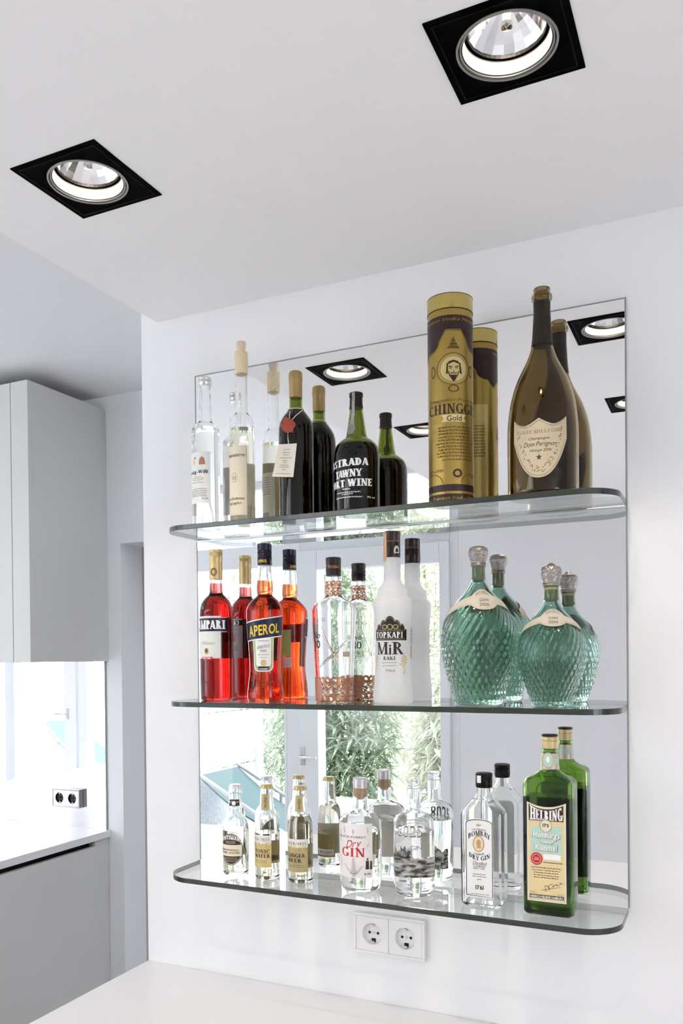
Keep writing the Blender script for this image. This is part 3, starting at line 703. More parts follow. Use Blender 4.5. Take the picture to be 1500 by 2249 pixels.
CLEARL = tint_liquid('clear_spirit', (.985, .985, .97, 1)); PALEL = tint_liquid('pale_tonic', (.95, .94, .87, 1)); CLOUDY = tint_liquid('cloudy_ginger', (.90, .895, .84, 1))
PERRYL = tint_liquid('pale_yellow_spirit', (.97, .96, .90, 1)); GREENL = tint_liquid('green_spirit', (.44, .52, .38, 1)); TEALL = tint_liquid('teal_spirit', (.76, .83, .77, 1))
REDL = dye_liquid('red_bitter', (.79, .05, .0, 1), 92); ORANGEL = dye_liquid('orange_aperitif', (.90, .40, .0, 1), 84)
CREAM = mat('cream_paper', srgb(232, 222, 196), .6); BEIGE = mat('beige_paper', srgb(226, 214, 190), .6)
SILVER = mat('silver_cap', (.70, .69, .68, 1), .3, .85); NAVY = mat('navy_print', srgb(22, 24, 56), .4); NAVYCAP = mat('navy_cap', srgb(24, 22, 44), .3)
BROWNI = mat('brown_ink', srgb(60, 34, 24), .5); REDI = mat('red_ink', srgb(196, 40, 52), .5); COPPER = mat('copper_filigree', srgb(176, 122, 92), .35, .7)
PEWTER = mat('pewter', (.34, .31, .29, 1), .4, .85); MINT = mat('mint_print', srgb(180, 210, 194), .5); TANL = mat('tan_print', srgb(226, 206, 156), .45, .1)
KHAKI = mat('khaki_print', srgb(176, 160, 116), .45, .25); YELL = mat('yellow_ink', srgb(236, 200, 62), .45); ROPE = mat('rope', srgb(226, 210, 172), .8)
PINKP = mat('pale_pink_seal', srgb(226, 190, 180), .6); CORKT = mat('pale_wood_cork', srgb(226, 202, 180), .7); STRING = mat('white_string', srgb(222, 210, 190), .9)
WAX = mat('orange_wax', srgb(168, 74, 50), .45); DKBROWN = mat('dark_brown_cap', srgb(40, 24, 22), .35); BRCAP = mat('brown_black_cap', srgb(30, 18, 16), .4)
e1 = .0003
# ---------------------------------------------------------------- topmost shelf
b = Bottle('spirit_bottle', 'slim clear spirit bottle with silver screw cap and white pear label', 'bottle', .0659, -.0614, ZTS+e1, 'A')
b.set_body([(505, 180, 292), (540, 178, 295), (700, 172, 300), (870, 166, 303), (895, 152, 318), (920, 122, 352), (945, 103, 372), (975, 96, 381), (1010, 95, 384), (1900, 97, 385), (1995, 97, 385)])
b.glass(GLASS, b.z(952)); b.liquid(CLEARL, b.z(952))
b.ring('screw_cap', [(425, 178, 290), (433, 170, 300), (447, 168, 300), (450, 170, 298), (462, 168, 300), (465, 170, 298), (477, 168, 300), (480, 170, 298), (520, 168, 300)], SILVER)
zf = lambda y: b.z(y, .028)
L = b.patch('label', -95, 18, zf(1710), zf(1180), PAPER)
b.text([('Honig-Willi', 'serif', -104, 8, zf(1402), zf(1368))], INK, L)
b.text([('0,5L', 'sans', -16, 10, zf(1672), zf(1652))], INKG, L)
b.lines(-72, 0, [zf(y) for y in (1440, 1457, 1474, 1500)], .0017, GOLDI, L, seed=2, jag=.5); b.lines(-75, 4, [zf(y) for y in (1565, 1585, 1603, 1620, 1638)], .0017, INKG, L, seed=3)
hive = mat('hive_print', srgb(168, 98, 52), .6)
def hive_poly(uc, zc, hu, hz): return [[(uc-hu*(1-(i/6)**2.2)**.5 if i < 6 else uc, zc-hz+2*hz*i/6), (uc+hu*(1-(i/6)**2.2)**.5, zc-hz+2*hz*i/6), (uc+hu*(1-((i+.82)/6)**2.2)**.5 if i < 5 else uc, zc-hz+2*hz*(i+.82)/6), (uc-hu*(1-((i+.82)/6)**2.2)**.5 if i < 5 else uc, zc-hz+2*hz*(i+.82)/6)] for i in range(6)]
b.polys('beehive_print', hive_poly(-16, zf(1270), 13, .0085), hive, .0005, L); b.oval('pear_print', -55, zf(1282), 5, .0062, YELL, .0005, L); b.oval('pear_print', -48, zf(1243), 4, .0022, mat('leaf_print', srgb(120, 110, 60), .6), .0005, L)

b = Bottle('spirit_bottle', 'tall clear spirit bottle with rope-bound neck, cork and long cream label', 'bottle', .1604, -.0689, ZTS+e1, 'A')
b.set_body([(170, 548, 668), (395, 548, 672), (700, 546, 673), (712, 543, 676), (724, 547, 673), (790, 545, 678), (815, 530, 697), (845, 510, 722), (890, 496, 737), (950, 489, 743), (1100, 486, 748), (1940, 483, 755)])
b.glass(GLASS, b.z(955)); b.liquid(PERRYL, b.z(955))
b.ring('rope_binding', [(163, 555, 662), (167, 541, 675), (250, 541, 675), (340, 543, 674), (385, 546, 673), (397, 556, 664)], ROPE, n=96, mod=lambda t, z, r: r+(.0008*abs(sin(4*t+z*330)) if r > .004 else 0))
b.ring('cork', [(58, 562, 654), (64, 556, 660), (100, 559, 657), (150, 569, 649), (166, 571, 647)], CORKT)
zf = lambda y: b.z(y, .024)
L = b.patch('label', -96, 22, zf(1832), zf(1118), BEIGE)
b.stroke('label_border', [(20, zf(1826)), (20, zf(1126))], .0006, KHAKI, L)
b.text([('Williamsbirne', 'sans', -104, 12, zf(1230), zf(1196), {'shear': .3})], BROWNI, L); b.text([('vom Bodensee', 'sans', -88, 8, zf(1675), zf(1645), {'shear': .3}), ('Hag Langfurt', 'sans', -78, -6, zf(1722), zf(1692), {'shear': .3})], BROWNI, L)
b.oval('crest', -38, zf(1445), 15, .0098, KHAKI, .0005, L, inner=.86); b.polys('crest_house', [[(-47, zf(1468)), (-40, zf(1468)), (-40, zf(1440)), (-43.5, zf(1418)), (-47, zf(1440))], [(-36, zf(1468)), (-29, zf(1468)), (-29, zf(1440)), (-32.5, zf(1418)), (-36, zf(1440))]], KHAKI, .0006, L)
L = b.patch('back_label', 118, 242, zf(1900), zf(1262), (MATS.get('back_paper') or translucent('back_paper', srgb(255, 250, 234), .55)))
b.lines(140, 215, [zf(y) for y in range(1320, 1520, 26)], .0018, INKG, L, seed=5); b.polys('barcode', [[(150+i*4, zf(1860)), (152+i*4, zf(1860)), (152+i*4, zf(1700)), (150+i*4, zf(1700))] for i in range(12)], INKG, .0006, L)

b = Bottle('wine_bottle', 'dark wine bottle with gold capsule and a paper tag hung on string', 'bottle', .2791, -.0539, ZTS+e1, 'A')
b.set_body([(600, 1101, 1233), (640, 1101, 1233), (725, 1100, 1234), (755, 1090, 1245), (790, 1068, 1272), (840, 1028, 1308), (900, 998, 1333), (960, 988, 1344), (1030, 985, 1348), (1800, 988, 1348), (1905, 990, 1348)])
b.glass(OLIVE, b.z(765)); b.liquid(WINEL, b.z(765), gap=.0014)
b.ring('capsule', [(362, 1112, 1222), (370, 1101, 1231), (385, 1097, 1236), (440, 1095, 1238), (462, 1096, 1238), (470, 1099, 1235), (636, 1099, 1235)], mat('dull_gold_capsule', srgb(164, 138, 92), .45, .45))
zn = b.z(748)
mb = MB(); mb.tube([((b.R(zn)+.0012)*cos(2*pi*i/32), (b.R(zn)+.0012)*sin(2*pi*i/32), zn+.002*sin(2*pi*i/32)) for i in range(33)], .0009, 6)
rr = lambda z, o=.0012: b.R(z)+o
def sp(deg, zy, o=.0014): z = b.z(zy, .02); return ((rr(z, o))*sin(radians(deg)), -(rr(z, o))*cos(radians(deg)), z)
mb.tube([sp(45, 745), sp(20, 780), sp(-2, 830), sp(-14, 880), sp(-22, 930)], .0009, 6); mb.tube([sp(-30, 770), sp(-26, 820), sp(-21, 880), sp(-22, 930)], .0009, 6); mb.tube([sp(-22, 930), sp(-26, 990), sp(-26, 1060), sp(-24, 1115)], .0011, 6)
ST = obj('string', mb, STRING, b.e, smooth=True)
def blob(name, deg, zy, rx, rz, ry, m, par, seed):
    rn = random.Random(seed); c0 = Vector(sp(deg, zy, .003)); mb = MB(); rs = []
    for j in range(7):
        la = -pi/2+pi*j/6; ring = []
        for i in range(14):
            lo = 2*pi*i/14; k = 1+rn.uniform(-.22, .22); ring.append((c0.x+rx*cos(la)*cos(lo)*k, c0.y+ry*sin(la), c0.z+rz*cos(la)*sin(lo)*k))
        rs.append(ring)
    mb.loops(rs); return obj(name, mb, m, par, smooth=True)
blob('wax_seal', -24, 930, .0145, .0155, .0035, WAX, b.e, 4)
# tag: hangs clear of the glass, tilted
zc = [b.z(y, .036) for y in (1108, 1098, 1447, 1440)]; tx = [(x-1168)*b.k*(b.dep-.04)/FPX for x in (990, 1175, 1135, 918)]
yt = [-.0390, -.0385, -.0400, -.0408]
q = [Vector((tx[i], yt[i], zc[i])) for i in range(4)]; mb = MB(); N = 8
g = [[q[0].lerp(q[1], i/N).lerp(q[3].lerp(q[2], i/N), j/N)+Vector((0, .0012*sin(pi*i/N), 0)) for i in range(N+1)] for j in range(N+1)]
mb.loops([[p for p in r_] for r_ in g], closed=False, cap0=False, cap1=False); TG = obj('paper_tag', mb, mat('tag_paper', srgb(238, 232, 216), .7), b.e, smooth=True)
mb = MB(); rn = random.Random(8)
for k, (f0, w_) in enumerate(((.17, .35), (.26, .40), (.33, .30), (.42, .62), (.50, .22), (.56, .20), (.64, .42), (.70, .5), (.77, .18), (.90, .72))):
    x = .5-w_/2
    while x < .5+w_/2:
        ww = min(rn.uniform(.04, .10), .5+w_/2-x)
        def P_(a, c_): return q[0].lerp(q[1], a).lerp(q[3].lerp(q[2], a), c_)+Vector((0, -.0006, 0))
        mb.add([P_(x, f0), P_(x+ww*.85, f0), P_(x+ww*.85, f0+.018), P_(x, f0+.018)], [(0, 1, 2, 3)]); x += ww+.012
obj('small_print', mb, mat('tag_ink', srgb(140, 128, 110), .7), TG)

b = Bottle('port_bottle', 'squat olive port bottle with white stencilled lettering and a paper neck seal', 'bottle', .4225, -.0781, ZTS+e1, 'B')
b.set_body([(470, 806, 938), (500, 805, 938), (600, 796, 952), (700, 781, 965), (760, 770, 974), (785, 762, 980), (805, 733, 1010), (835, 695, 1050), (870, 668, 1076), (910, 652, 1090), (960, 644, 1098), (1050, 641, 1101), (1480, 645, 1101), (1545, 648, 1101)])
b.glass(OLIVE, b.z(862)); b.liquid(WINEL, b.z(862), gap=.0014)
b.ring('stopper_cap', [(335, 812, 932), (342, 803, 941), (378, 803, 941), (384, 810, 936), (460, 806, 938), (488, 801, 942), (494, 801, 942)], BRCAP)
zf = lambda y: b.z(y, .042)
LT = b.text([('CASTRADA', 'fat', -104, 29, zf(1058), zf(985), {'slope': .0012}), ('TAWNY', 'fat', -62, 12, zf(1166), zf(1092), {'slope': .001}), ('PORT WINE', 'fat', -93, 40, zf(1263), zf(1190), {'slope': .0012})], WHITEINK, None, .0005)
b.lines(-62, 14, [zf(1322), zf(1340), zf(1372)], .0022, WHITEINK, None, .0005, seed=4, jag=.6); b.lines(-38, -16, [zf(1290)], .0022, WHITEINK, None, .0005, seed=5, jag=0, word=.3); b.text([('19% vol', 'sans', 26, 48, zf(1378), zf(1360))], WHITEINK, None, .0005)
SEALP = mat('seal_paper', srgb(186, 182, 176), .7, noise=(400, srgb(120, 116, 110), .15))
zs_ = [b.z(y) for y in (385, 500, 600, 700, 762)]
def neckoff(z): return .0006 if z < b.z(494) else .0022
mb = MB(); rows_ = []
for i in range(17):
    t = i/16; z = zs_[0]+(zs_[-1]-zs_[0])*t; um = -20-14*t; hw_ = 11+6*t*(1 if t < .95 else 1); rows_.append([b.pt(radians(um+hw_*k), z, neckoff(z)) for k in (-1, -.33, .33, 1)])
mb.loops(rows_, closed=False, cap0=False, cap1=False)
zt_ = b.z(335); mb.loops([[b.pt(radians(-20+11*k), zs_[0], .0022) for k in (-1, -.33, .33, 1)], [(.0155*sin(radians(-20+22*k)), -.0155*cos(radians(-20)), zt_-.0022) for k in (-.5, -.17, .17, .5)], [(.004*k-.004, .004, zt_+.0006) for k in (-1, -.33, .33, 1)]], closed=False, cap0=False, cap1=False)
S = obj('paper_seal', mb, SEALP, b.e, smooth=True)
b.oval('seal_emblem', -34, b.z(675, .02), 27, .0105, SEALP, .0009, S); b.oval('seal_ring', -34, b.z(675, .02), 23, .0088, INKG, .0011, S, inner=.88); b.oval('seal_ring', -34, b.z(675, .02), 15, .0056, INKG, .0011, S, inner=.86); b.lines(-48, -20, [b.z(670, .02), b.z(683, .02)], .0018, INKG, S, .0012, seed=3, word=.2)
L = b.patch('back_label', 160, 185, zf(1440), zf(1150), mat('grey_back_label', srgb(150, 146, 142), .6)); b.polys('barcode', [[(163, zf(1440-i*11)), (180, zf(1440-i*11)), (180, zf(1434-i*11)), (163, zf(1434-i*11))] for i in range(16)], INK, .0006, L)
b.lines(195, 240, [zf(y) for y in (1230, 1260, 1290, 1330, 1360, 1390)], .002, WHITEINK, None, .0006, seed=9)

# golden gift tube
t_ = Bottle('gift_tube', 'tall golden cardboard bottle tube with dark bands and a bearded portrait medallion', 'gift tube', .6145, -.0906, ZTS+e1, 'C'); b = t_
RT = .0405; HT = .3705; b.p = [(0, RT), (HT, RT)]
GOLDT = mat('gold_tube', srgb(166, 140, 72), .30, .72); GOLDD = mat('dark_gold_ink', srgb(96, 74, 26), .5, .2); MAROON = mat('maroon_print', srgb(44, 22, 22), .4)
obj('tube', MB().lathe([(.0004, 0), (RT, 0), (RT, HT-.026)], 72), GOLDT, b.e, smooth=True)
b.ring('lid', None, mat('gold_lid', srgb(200, 178, 104), .22, .85), zr=[(RT+.0006, HT-.0265), (RT+.0006, HT-.0015), (RT+.0002, HT-.0002), (RT-.002, HT)], n=72)
b.ring('lid_seam', None, MAROON, zr=[(RT+.0008, HT-.0282), (RT+.0008, HT-.0268)], n=72); b.ring('lid_rim', None, MAROON, zr=[(RT+.0008, HT-.0012), (RT+.0008, HT-.0002)], n=72)
zf = lambda y: b.z(y, .038)
uc = 8
def arch(t):
    a = abs(t)
    if a < .24: return zf(282)
    if a < .42: return zf(282)-(zf(282)-zf(350))*((a-.24)/.18)**.8
    if a < .80: return zf(350)-(zf(350)-zf(420))*sqrt(max(0, 1-((.80-a)/.38)**2))
    return zf(420)-(zf(420)-zf(470))*((a-.8)/.2)
BD = b.patch('dark_band', uc-90, uc+90, arch, zf(188), MAROON, .0003, cols=72); b.patch('dark_band', uc+90, uc+270, lambda t: arch(-t), zf(188), MAROON, .0003, cols=72)
b.stroke('band_outline', [(uc+90*t, arch(t)-.002) for t in [i/40 for i in range(-40, 41)]], .0010, GOLDD, BD)
b.text([('Premium Vodka Mongolian', 'sans', uc-95, uc+90, zf(226), zf(206), {'shear': .35})], GOLDT, BD)
b.patch('dark_foot_band', -180, 180, zf(1345), zf(1300), MAROON, .0003, cols=72, rows=2); FB = b.patch('dark_foot_band', -180, 180, .0008, zf(1362), MAROON, .0003, cols=72, rows=2)
b.text([('The Premium Vodka Mongolian', 'sans', -80, 100, zf(1400), zf(1378), {'shear': .35})], GOLDT, FB)
zm_ = zf(543); MED = b.oval('medallion', uc, zm_, 38, .0245, mat('medallion_gold', srgb(206, 186, 124), .4, .5), .0004)
b.oval('medallion_ring', uc, zm_, 44, .0285, GOLDD, .0005, MED, inner=.965); b.oval('medallion_ring', uc, zm_, 36, .0232, GOLDD, .0006, MED, inner=.955)
def bp(pl): return [[(uc+x, zm_+z/1000) for x, z in p] for p in pl]
b.polys('portrait', bp([[(-14, 8), (-12, 13), (0, 15.5), (0, 12)], [(0, 12), (0, 15.5), (12, 13), (14, 8)], [(-17, 10), (-14, 11), (-14, -8), (-19, -9)], [(14, 11), (17, 10), (21, -9), (15, -8)], [(-12, 5.5), (-3, 4), (-3, 2.4), (-12, 3.6)], [(3, 4), (12, 5.5), (12, 3.6), (3, 2.4)], [(-11, 2), (-4, 1.4), (-4, .2), (-11, .6)], [(4, 1.4), (11, 2), (11, .6), (4, .2)], [(-3, -4), (3, -4), (2, -5.2), (-2, -5.2)], [(-9, -7), (9, -7), (8, -8.6), (-8, -8.6)],
    [(-14, -4), (-11, -5), (-9, -11), (-9, -17)], [(14, -4), (11, -5), (9, -11), (9, -17)], [(-9, -11), (9, -11), (6, -18), (-6, -18)], [(-6, -18), (6, -18), (2, -22), (-1, -22)]]), MAROON, .0008, MED)
b.polys('crown_ornament', [[(uc-16, zf(410)), (uc+16, zf(410)), (uc+12, zf(392)), (uc-12, zf(392))], [(uc-11, zf(388)), (uc+11, zf(388)), (uc+7, zf(370)), (uc-7, zf(370))], [(uc-6, zf(366)), (uc+6, zf(366)), (uc, zf(330))]], GOLDD, .0005, BD); b.oval('foot_ornament', uc, zf(672), 14, .0065, GOLDD, .0005, BD, inner=.7); b.oval('side_ornament', uc-56, zf(548), 7, .011, GOLDD, .0005, BD, inner=.72); b.oval('side_ornament', uc+52, zf(548), 7, .011, GOLDD, .0005, BD, inner=.72)
LT = b.text([('CHINGGIS', 'serif', -66, 84, zf(835), zf(770))], MAROON, None); b.text([('Mongolian Premium', 'sans', -62, 76, zf(756), zf(735), {'shear': .4})], GOLDD, LT)
P_ = b.polys('gold_plaque', [[(uc-32, zf(890)), (uc-26, zf(866)), (uc-32, zf(842)), (uc-10, zf(842)), (uc-10, zf(890))], [(uc-10, zf(890)), (uc-10, zf(842)), (uc+10, zf(842)), (uc+10, zf(890))], [(uc+10, zf(890)), (uc+10, zf(842)), (uc+32, zf(842)), (uc+26, zf(866)), (uc+32, zf(890))]], mat('plaque_print', srgb(216, 200, 150), .4, .4), .0005)
b.text([('Gold', 'bold', uc-18, uc+20, zf(884), zf(850))], GOLDD, P_); b.lines(-38, 62, [zf(y) for y in range(930, 1125, 21)], .0032, GOLDD, None, .0005, seed=6, jag=.12, word=.06)
b.lines(-22, 60, [zf(1142)], .003, GOLDD, None, .0005, seed=8, jag=0, word=.1); b.text([('0.75 LITER', 'sans', -66, -18, zf(1216), zf(1200))], GOLDD, None); b.oval('recycling_mark', 16, zf(1228), 12, .0078, MAROON, .0005, inner=.55)
for u_ in (-52, 56): b.stroke('foot_arch', [(u_+30*cos(pi*i/16), zf(1290)+(zf(1228)-zf(1290))*sin(pi*i/16)) for i in range(17)], .0012, GOLDD)
BL = b.patch('back_panel', 118, 176, zf(1290), zf(600), mat('panel_gold', srgb(204, 182, 112), .35, .6), .0003); b.lines(126, 168, [zf(y) for y in range(760, 1000, 22)], .003, GOLDD, BL, seed=12)

b = Bottle('champagne_bottle', 'large open champagne bottle with a beige shield label', 'bottle', .7770, -.0809, ZTS+e1, 'C')
b.set_body([(18, 815, 919), (28, 812, 923), (42, 815, 919), (56, 812, 922), (62, 803, 931), (78, 801, 933), (94, 804, 930), (102, 813, 921), (150, 815, 920), (250, 812, 925), (330, 808, 931), (395, 802, 940), (450, 788, 957), (500, 768, 978), (560, 738, 1008), (620, 711, 1036), (700, 684, 1064), (780, 665, 1083), (860, 654, 1094), (940, 649, 1101), (1030, 648, 1103), (1300, 650, 1103), (1392, 655, 1103)])
b.glass(BROWNG, None, t=.0042)
FOIL = mat('torn_foil', srgb(44, 36, 26), .45, .3, bump=(300, .4))
zz = [(z, r) for z, r in b.p if b.z(400) <= z <= b.z(104)]
mb = MB(); mb.lathe([(r+.0005, z) for z, r in zz], 48, cap0=False, cap1=False); obj('foil_sleeve', mb, FOIL, b.e, smooth=True)
zf = lambda y: b.z(y, .055)
SH = mat('shield_paper', srgb(184, 171, 146), .55)
def sh_top(t):
    a = abs(t); return zf(905)+(zf(862)-zf(905))*(max(0, 1-a/.5))**1.6 + (zf(850)-zf(905))*(max(0, (a-.5)/.5))**1.7
def sh_bot(t):
    a = abs(t); return zf(1255)+(zf(1000)-zf(1255))*a**2.3
L = b.patch('shield_label', -52, 40, sh_bot, sh_top, SH, cols=40)
b.stroke('shield_border', [(-6+44*t, sh_bot(t)+.0035) for t in [i/30 for i in range(-29, 30)]], .0007, mat('label_gold', srgb(132, 116, 82), .5), L); b.stroke('shield_border', [(-6+44*t, sh_top(t)-.0032) for t in [i/30 for i in range(-29, 30)]], .0007, MATS['label_gold'], L)
DI = mat('dark_olive_ink', srgb(70, 62, 44), .6)
b.text([('CUVEE MILLESIME', 'fine', -44, 32, zf(952), zf(930), {'arc': -.003})], MATS['label_gold'], L)
b.text([('Champagne', 'sans', -23, 10, zf(1006), zf(988), {'shear': .3}), ('Dom P\u00e9rignon'.replace('\u00e9', 'e'), 'sans', -31, 21, zf(1048), zf(1018), {'shear': .3}), ('Vintage 2006', 'sans', -22, 13, zf(1084), zf(1066), {'shear': .3})], DI, L)
star = [(-6+(5 if k % 2 == 0 else 2)*sin(pi*k/5), zf(1122)+(.0062 if k % 2 == 0 else .0025)*cos(pi*k/5)) for k in range(10)]
b.polys('star', [[star[k], star[(k+1) % 10], (-6, zf(1122))] for k in range(10)], DI, .0006, L)
vine = []; rn = random.Random(5)
for k in range(70):
    t = rn.uniform(-.98, .98); a_ = .008+rn.uniform(0, .010); uu = -6+38*t; zz_ = sh_bot(t*.98)+a_*(1+.6*abs(t)); d_ = rn.uniform(0, 2*pi); vine.append([(uu+2.2*cos(d_), zz_+.0022*sin(d_)), (uu+.9*cos(d_+1.6), zz_+.0009*sin(d_+1.6)), (uu-2.2*cos(d_), zz_-.0022*sin(d_)), (uu+.9*cos(d_-1.6), zz_+.0009*sin(d_-1.6))])
b.polys('vine_print', vine, MATS['label_gold'], .0006, L)

# ---------------------------------------------------------------- middle shelf
b = Bottle('bitter_bottle', 'red bitter liqueur bottle with beige cap and white-and-navy label', 'bottle', .0876, -.0605, ZMS+e1, 'D')
b.set_body([(740, 156, 288), (765, 156, 290), (830, 154, 292), (890, 152, 295), (925, 146, 300), (945, 128, 317), (970, 102, 342), (1005, 75, 368), (1050, 56, 390), (1110, 46, 403), (1200, 43, 408), (2000, 49, 409), (2060, 54, 408)])
b.glass(GLASS, b.z(806)); b.liquid(REDL, b.z(806))
b.ring('screw_cap', [(440, 152, 282), (446, 143, 291), (470, 142, 292), (474, 146, 289), (486, 142, 292), (490, 146, 289), (502, 142, 292), (506, 146, 289), (530, 143, 291), (560, 143, 291), (566, 146, 289), (576, 146, 290), (766, 148, 292)], mat('beige_gold_cap', srgb(206, 180, 128), .35, .4))
zf = lambda y: b.z(y, .03)
R0 = b.R; b.R = lambda z: .0141
b.oval('cap_stamp', -20, b.z(680, .014), 30, .0085, mat('cap_ink', srgb(130, 108, 70), .5), .0005, inner=.55); b.R = R0
L = b.patch('label', -100, 14, zf(1630), zf(1165), mat('offwhite_label', srgb(222, 224, 218), .5))
BN = b.patch('navy_band', -118, 41, zf(1332), zf(1188), NAVY, .0006, L)
b.stroke('band_line', [(u_, zf(1182)) for u_ in range(-118, 42, 6)], .0008, WHITEINK, L, .0008); b.stroke('band_line', [(u_, zf(1338)) for u_ in range(-118, 42, 6)], .0008, WHITEINK, L, .0008)
b.text([('CAMPARI', 'fat', -103, 30, zf(1308), zf(1212))], WHITEINK, BN, .0010)
b.text([('Milano', 'sans', -62, -8, zf(1475), zf(1440), {'shear': .3})], mat('faint_ink', srgb(190, 190, 180), .6), L)
b.oval('crest', -37, zf(1548), 9, .0068, GOLDI, .0006, L); b.oval('crest_shield', -37, zf(1545), 4, .004, NAVY, .0008, L); b.patch('red_scroll', -56, -14, zf(1640), zf(1612), REDI, .0006, L, rows=2); b.text([('BITTER', 'bold', -50, -20, zf(1635), zf(1618))], WHITEINK, L, .0010)
b.lines(-60, -10, [zf(1890), zf(1900)], .0016, mat('embossed_red', srgb(120, 8, 12), .2), None, .0004, seed=4, word=.04, name='embossed_text')
L = b.patch('back_label', 128, 232, zf(1630), zf(1170), (MATS.get('back_white') or translucent('back_white', srgb(206, 206, 204), .5))); BN = b.patch('navy_band', 128, 232, zf(1250), zf(1188), NAVY, .0006, L); b.text([('CAMPARI', 'fat', 140, 220, zf(1244), zf(1194))], WHITEINK, BN, .0009)
b.lines(140, 225, [zf(y) for y in (1300, 1360, 1500, 1520, 1540)], .0018, INKG, L, seed=2); b.oval('cocktail_print', 168, zf(1400), 10, .009, REDI, .0006, L)

b = Bottle('aperitif_bottle', 'orange aperitif bottle with navy cap and slanted navy label', 'bottle', .2033, -.0550, ZMS+e1, 'D')
b.set_body([(590, 680, 826), (640, 680, 832), (700, 676, 836), (780, 671, 842), (850, 667, 848), (905, 668, 848), (935, 676, 840), (950, 668, 848), (965, 648, 868), (990, 618, 896), (1025, 586, 926), (1065, 563, 950), (1110, 553, 962), (1180, 554, 963), (1300, 562, 958), (1500, 578, 950), (1680, 590, 942), (1760, 591, 941), (1850, 584, 951), (1950, 573, 964), (2040, 565, 971), (2075, 566, 970)])
b.glass(GLASS, b.z(776)); b.liquid(ORANGEL, b.z(776))
cp = b.ring('screw_cap', [(375, 680, 825), (382, 672, 833), (448, 672, 833), (453, 677, 829), (462, 672, 833), (478, 672, 833), (483, 677, 829), (492, 672, 833), (508, 672, 833), (513, 677, 829), (522, 672, 833), (612, 674, 833)], NAVYCAP)
rc = .0158
def captext(b, items, m, r, par, off=.0004):
    R0 = b.R; b.R = lambda z: r; o = b.text(items, m, par, off); b.R = R0; return o
captext(b, [('APEROL', 'bold', -55, 18, b.z(575, .015), b.z(545, .015))], YELL, .0152, cp, .0006); captext(b, [('APEROL', 'bold', 50, 120, b.z(582, .015), b.z(552, .015))], YELL, .0152, cp, .0006)
zf = lambda y: b.z(y, .034)
L = b.patch('lower_label', -44, 28, lambda t: zf(1775)+(.010)*abs(t)**6, zf(1395), WHITEINK, .0003)
b.patch('green_field', -41, 25, lambda t: zf(1765)+(.010)*abs(t)**6, zf(1398), mat('green_print', srgb(172, 184, 116), .5), .0005, L); IN = b.patch('white_field', -34, 19, lambda t: zf(1720)+(.004)*abs(t)**6, zf(1400), PAPER, .0007, L)
b.text([('APERITIVO', 'sans', -29, 14, zf(1520), zf(1485), {'slope': .0022})], INKG, IN, .0010); b.text([('1919', 'sans', -17, 3, zf(1562), zf(1535))], INKG, IN, .0010); b.lines(-26, 12, [zf(1440), zf(1592)], .0016, INKG, IN, .0010, seed=3, jag=.2); b.lines(-22, 8, [zf(1622)], .0012, INKG, IN, .0010, seed=4)
b.oval('medal', -7, zf(1680), 10, .0068, mat('medal_print', srgb(204, 178, 130), .5), .0010, IN); NB = b.patch('navy_strip', -26, 12, zf(1758), zf(1718), NAVY, .0010, L, rows=2); b.text([('BARBIERI', 'bold', -22, 8, zf(1752), zf(1738))], WHITEINK, NB, .0013)
z_lo, z_hi = (lambda t: zf(1405)+t*(zf(1375)-zf(1435))*.5-.0002), (lambda t: zf(1205)+t*(zf(1165)-zf(1245))*.5)
W_ = b.patch('slanted_band', -82, 64, lambda t: z_lo(t)-.0022, lambda t: z_hi(t)+.0022, WHITEINK, .0008, cols=40); BN = b.patch('navy_band', -81, 63, z_lo, z_hi, NAVY, .0011, W_, cols=40)
b.text([('APEROL', 'bold', -58, 46, zf(1368), zf(1262), {'slope': .0048, 'grow': -.08})], YELL, BN, .0015)
b.text([('APEROL', 'bold', -36, 40, zf(1950), zf(1880))], mat('embossed_orange', srgb(150, 40, 8), .15), None, .0004, name='embossed_text')
b.patch('back_label', 120, 160, zf(1600), zf(1300), mat('back_green', srgb(170, 180, 110), .6), .0003); b.patch('back_sticker', 118, 150, zf(1740), zf(1620), mat('pink_sticker', srgb(222, 190, 184), .6), .0003)

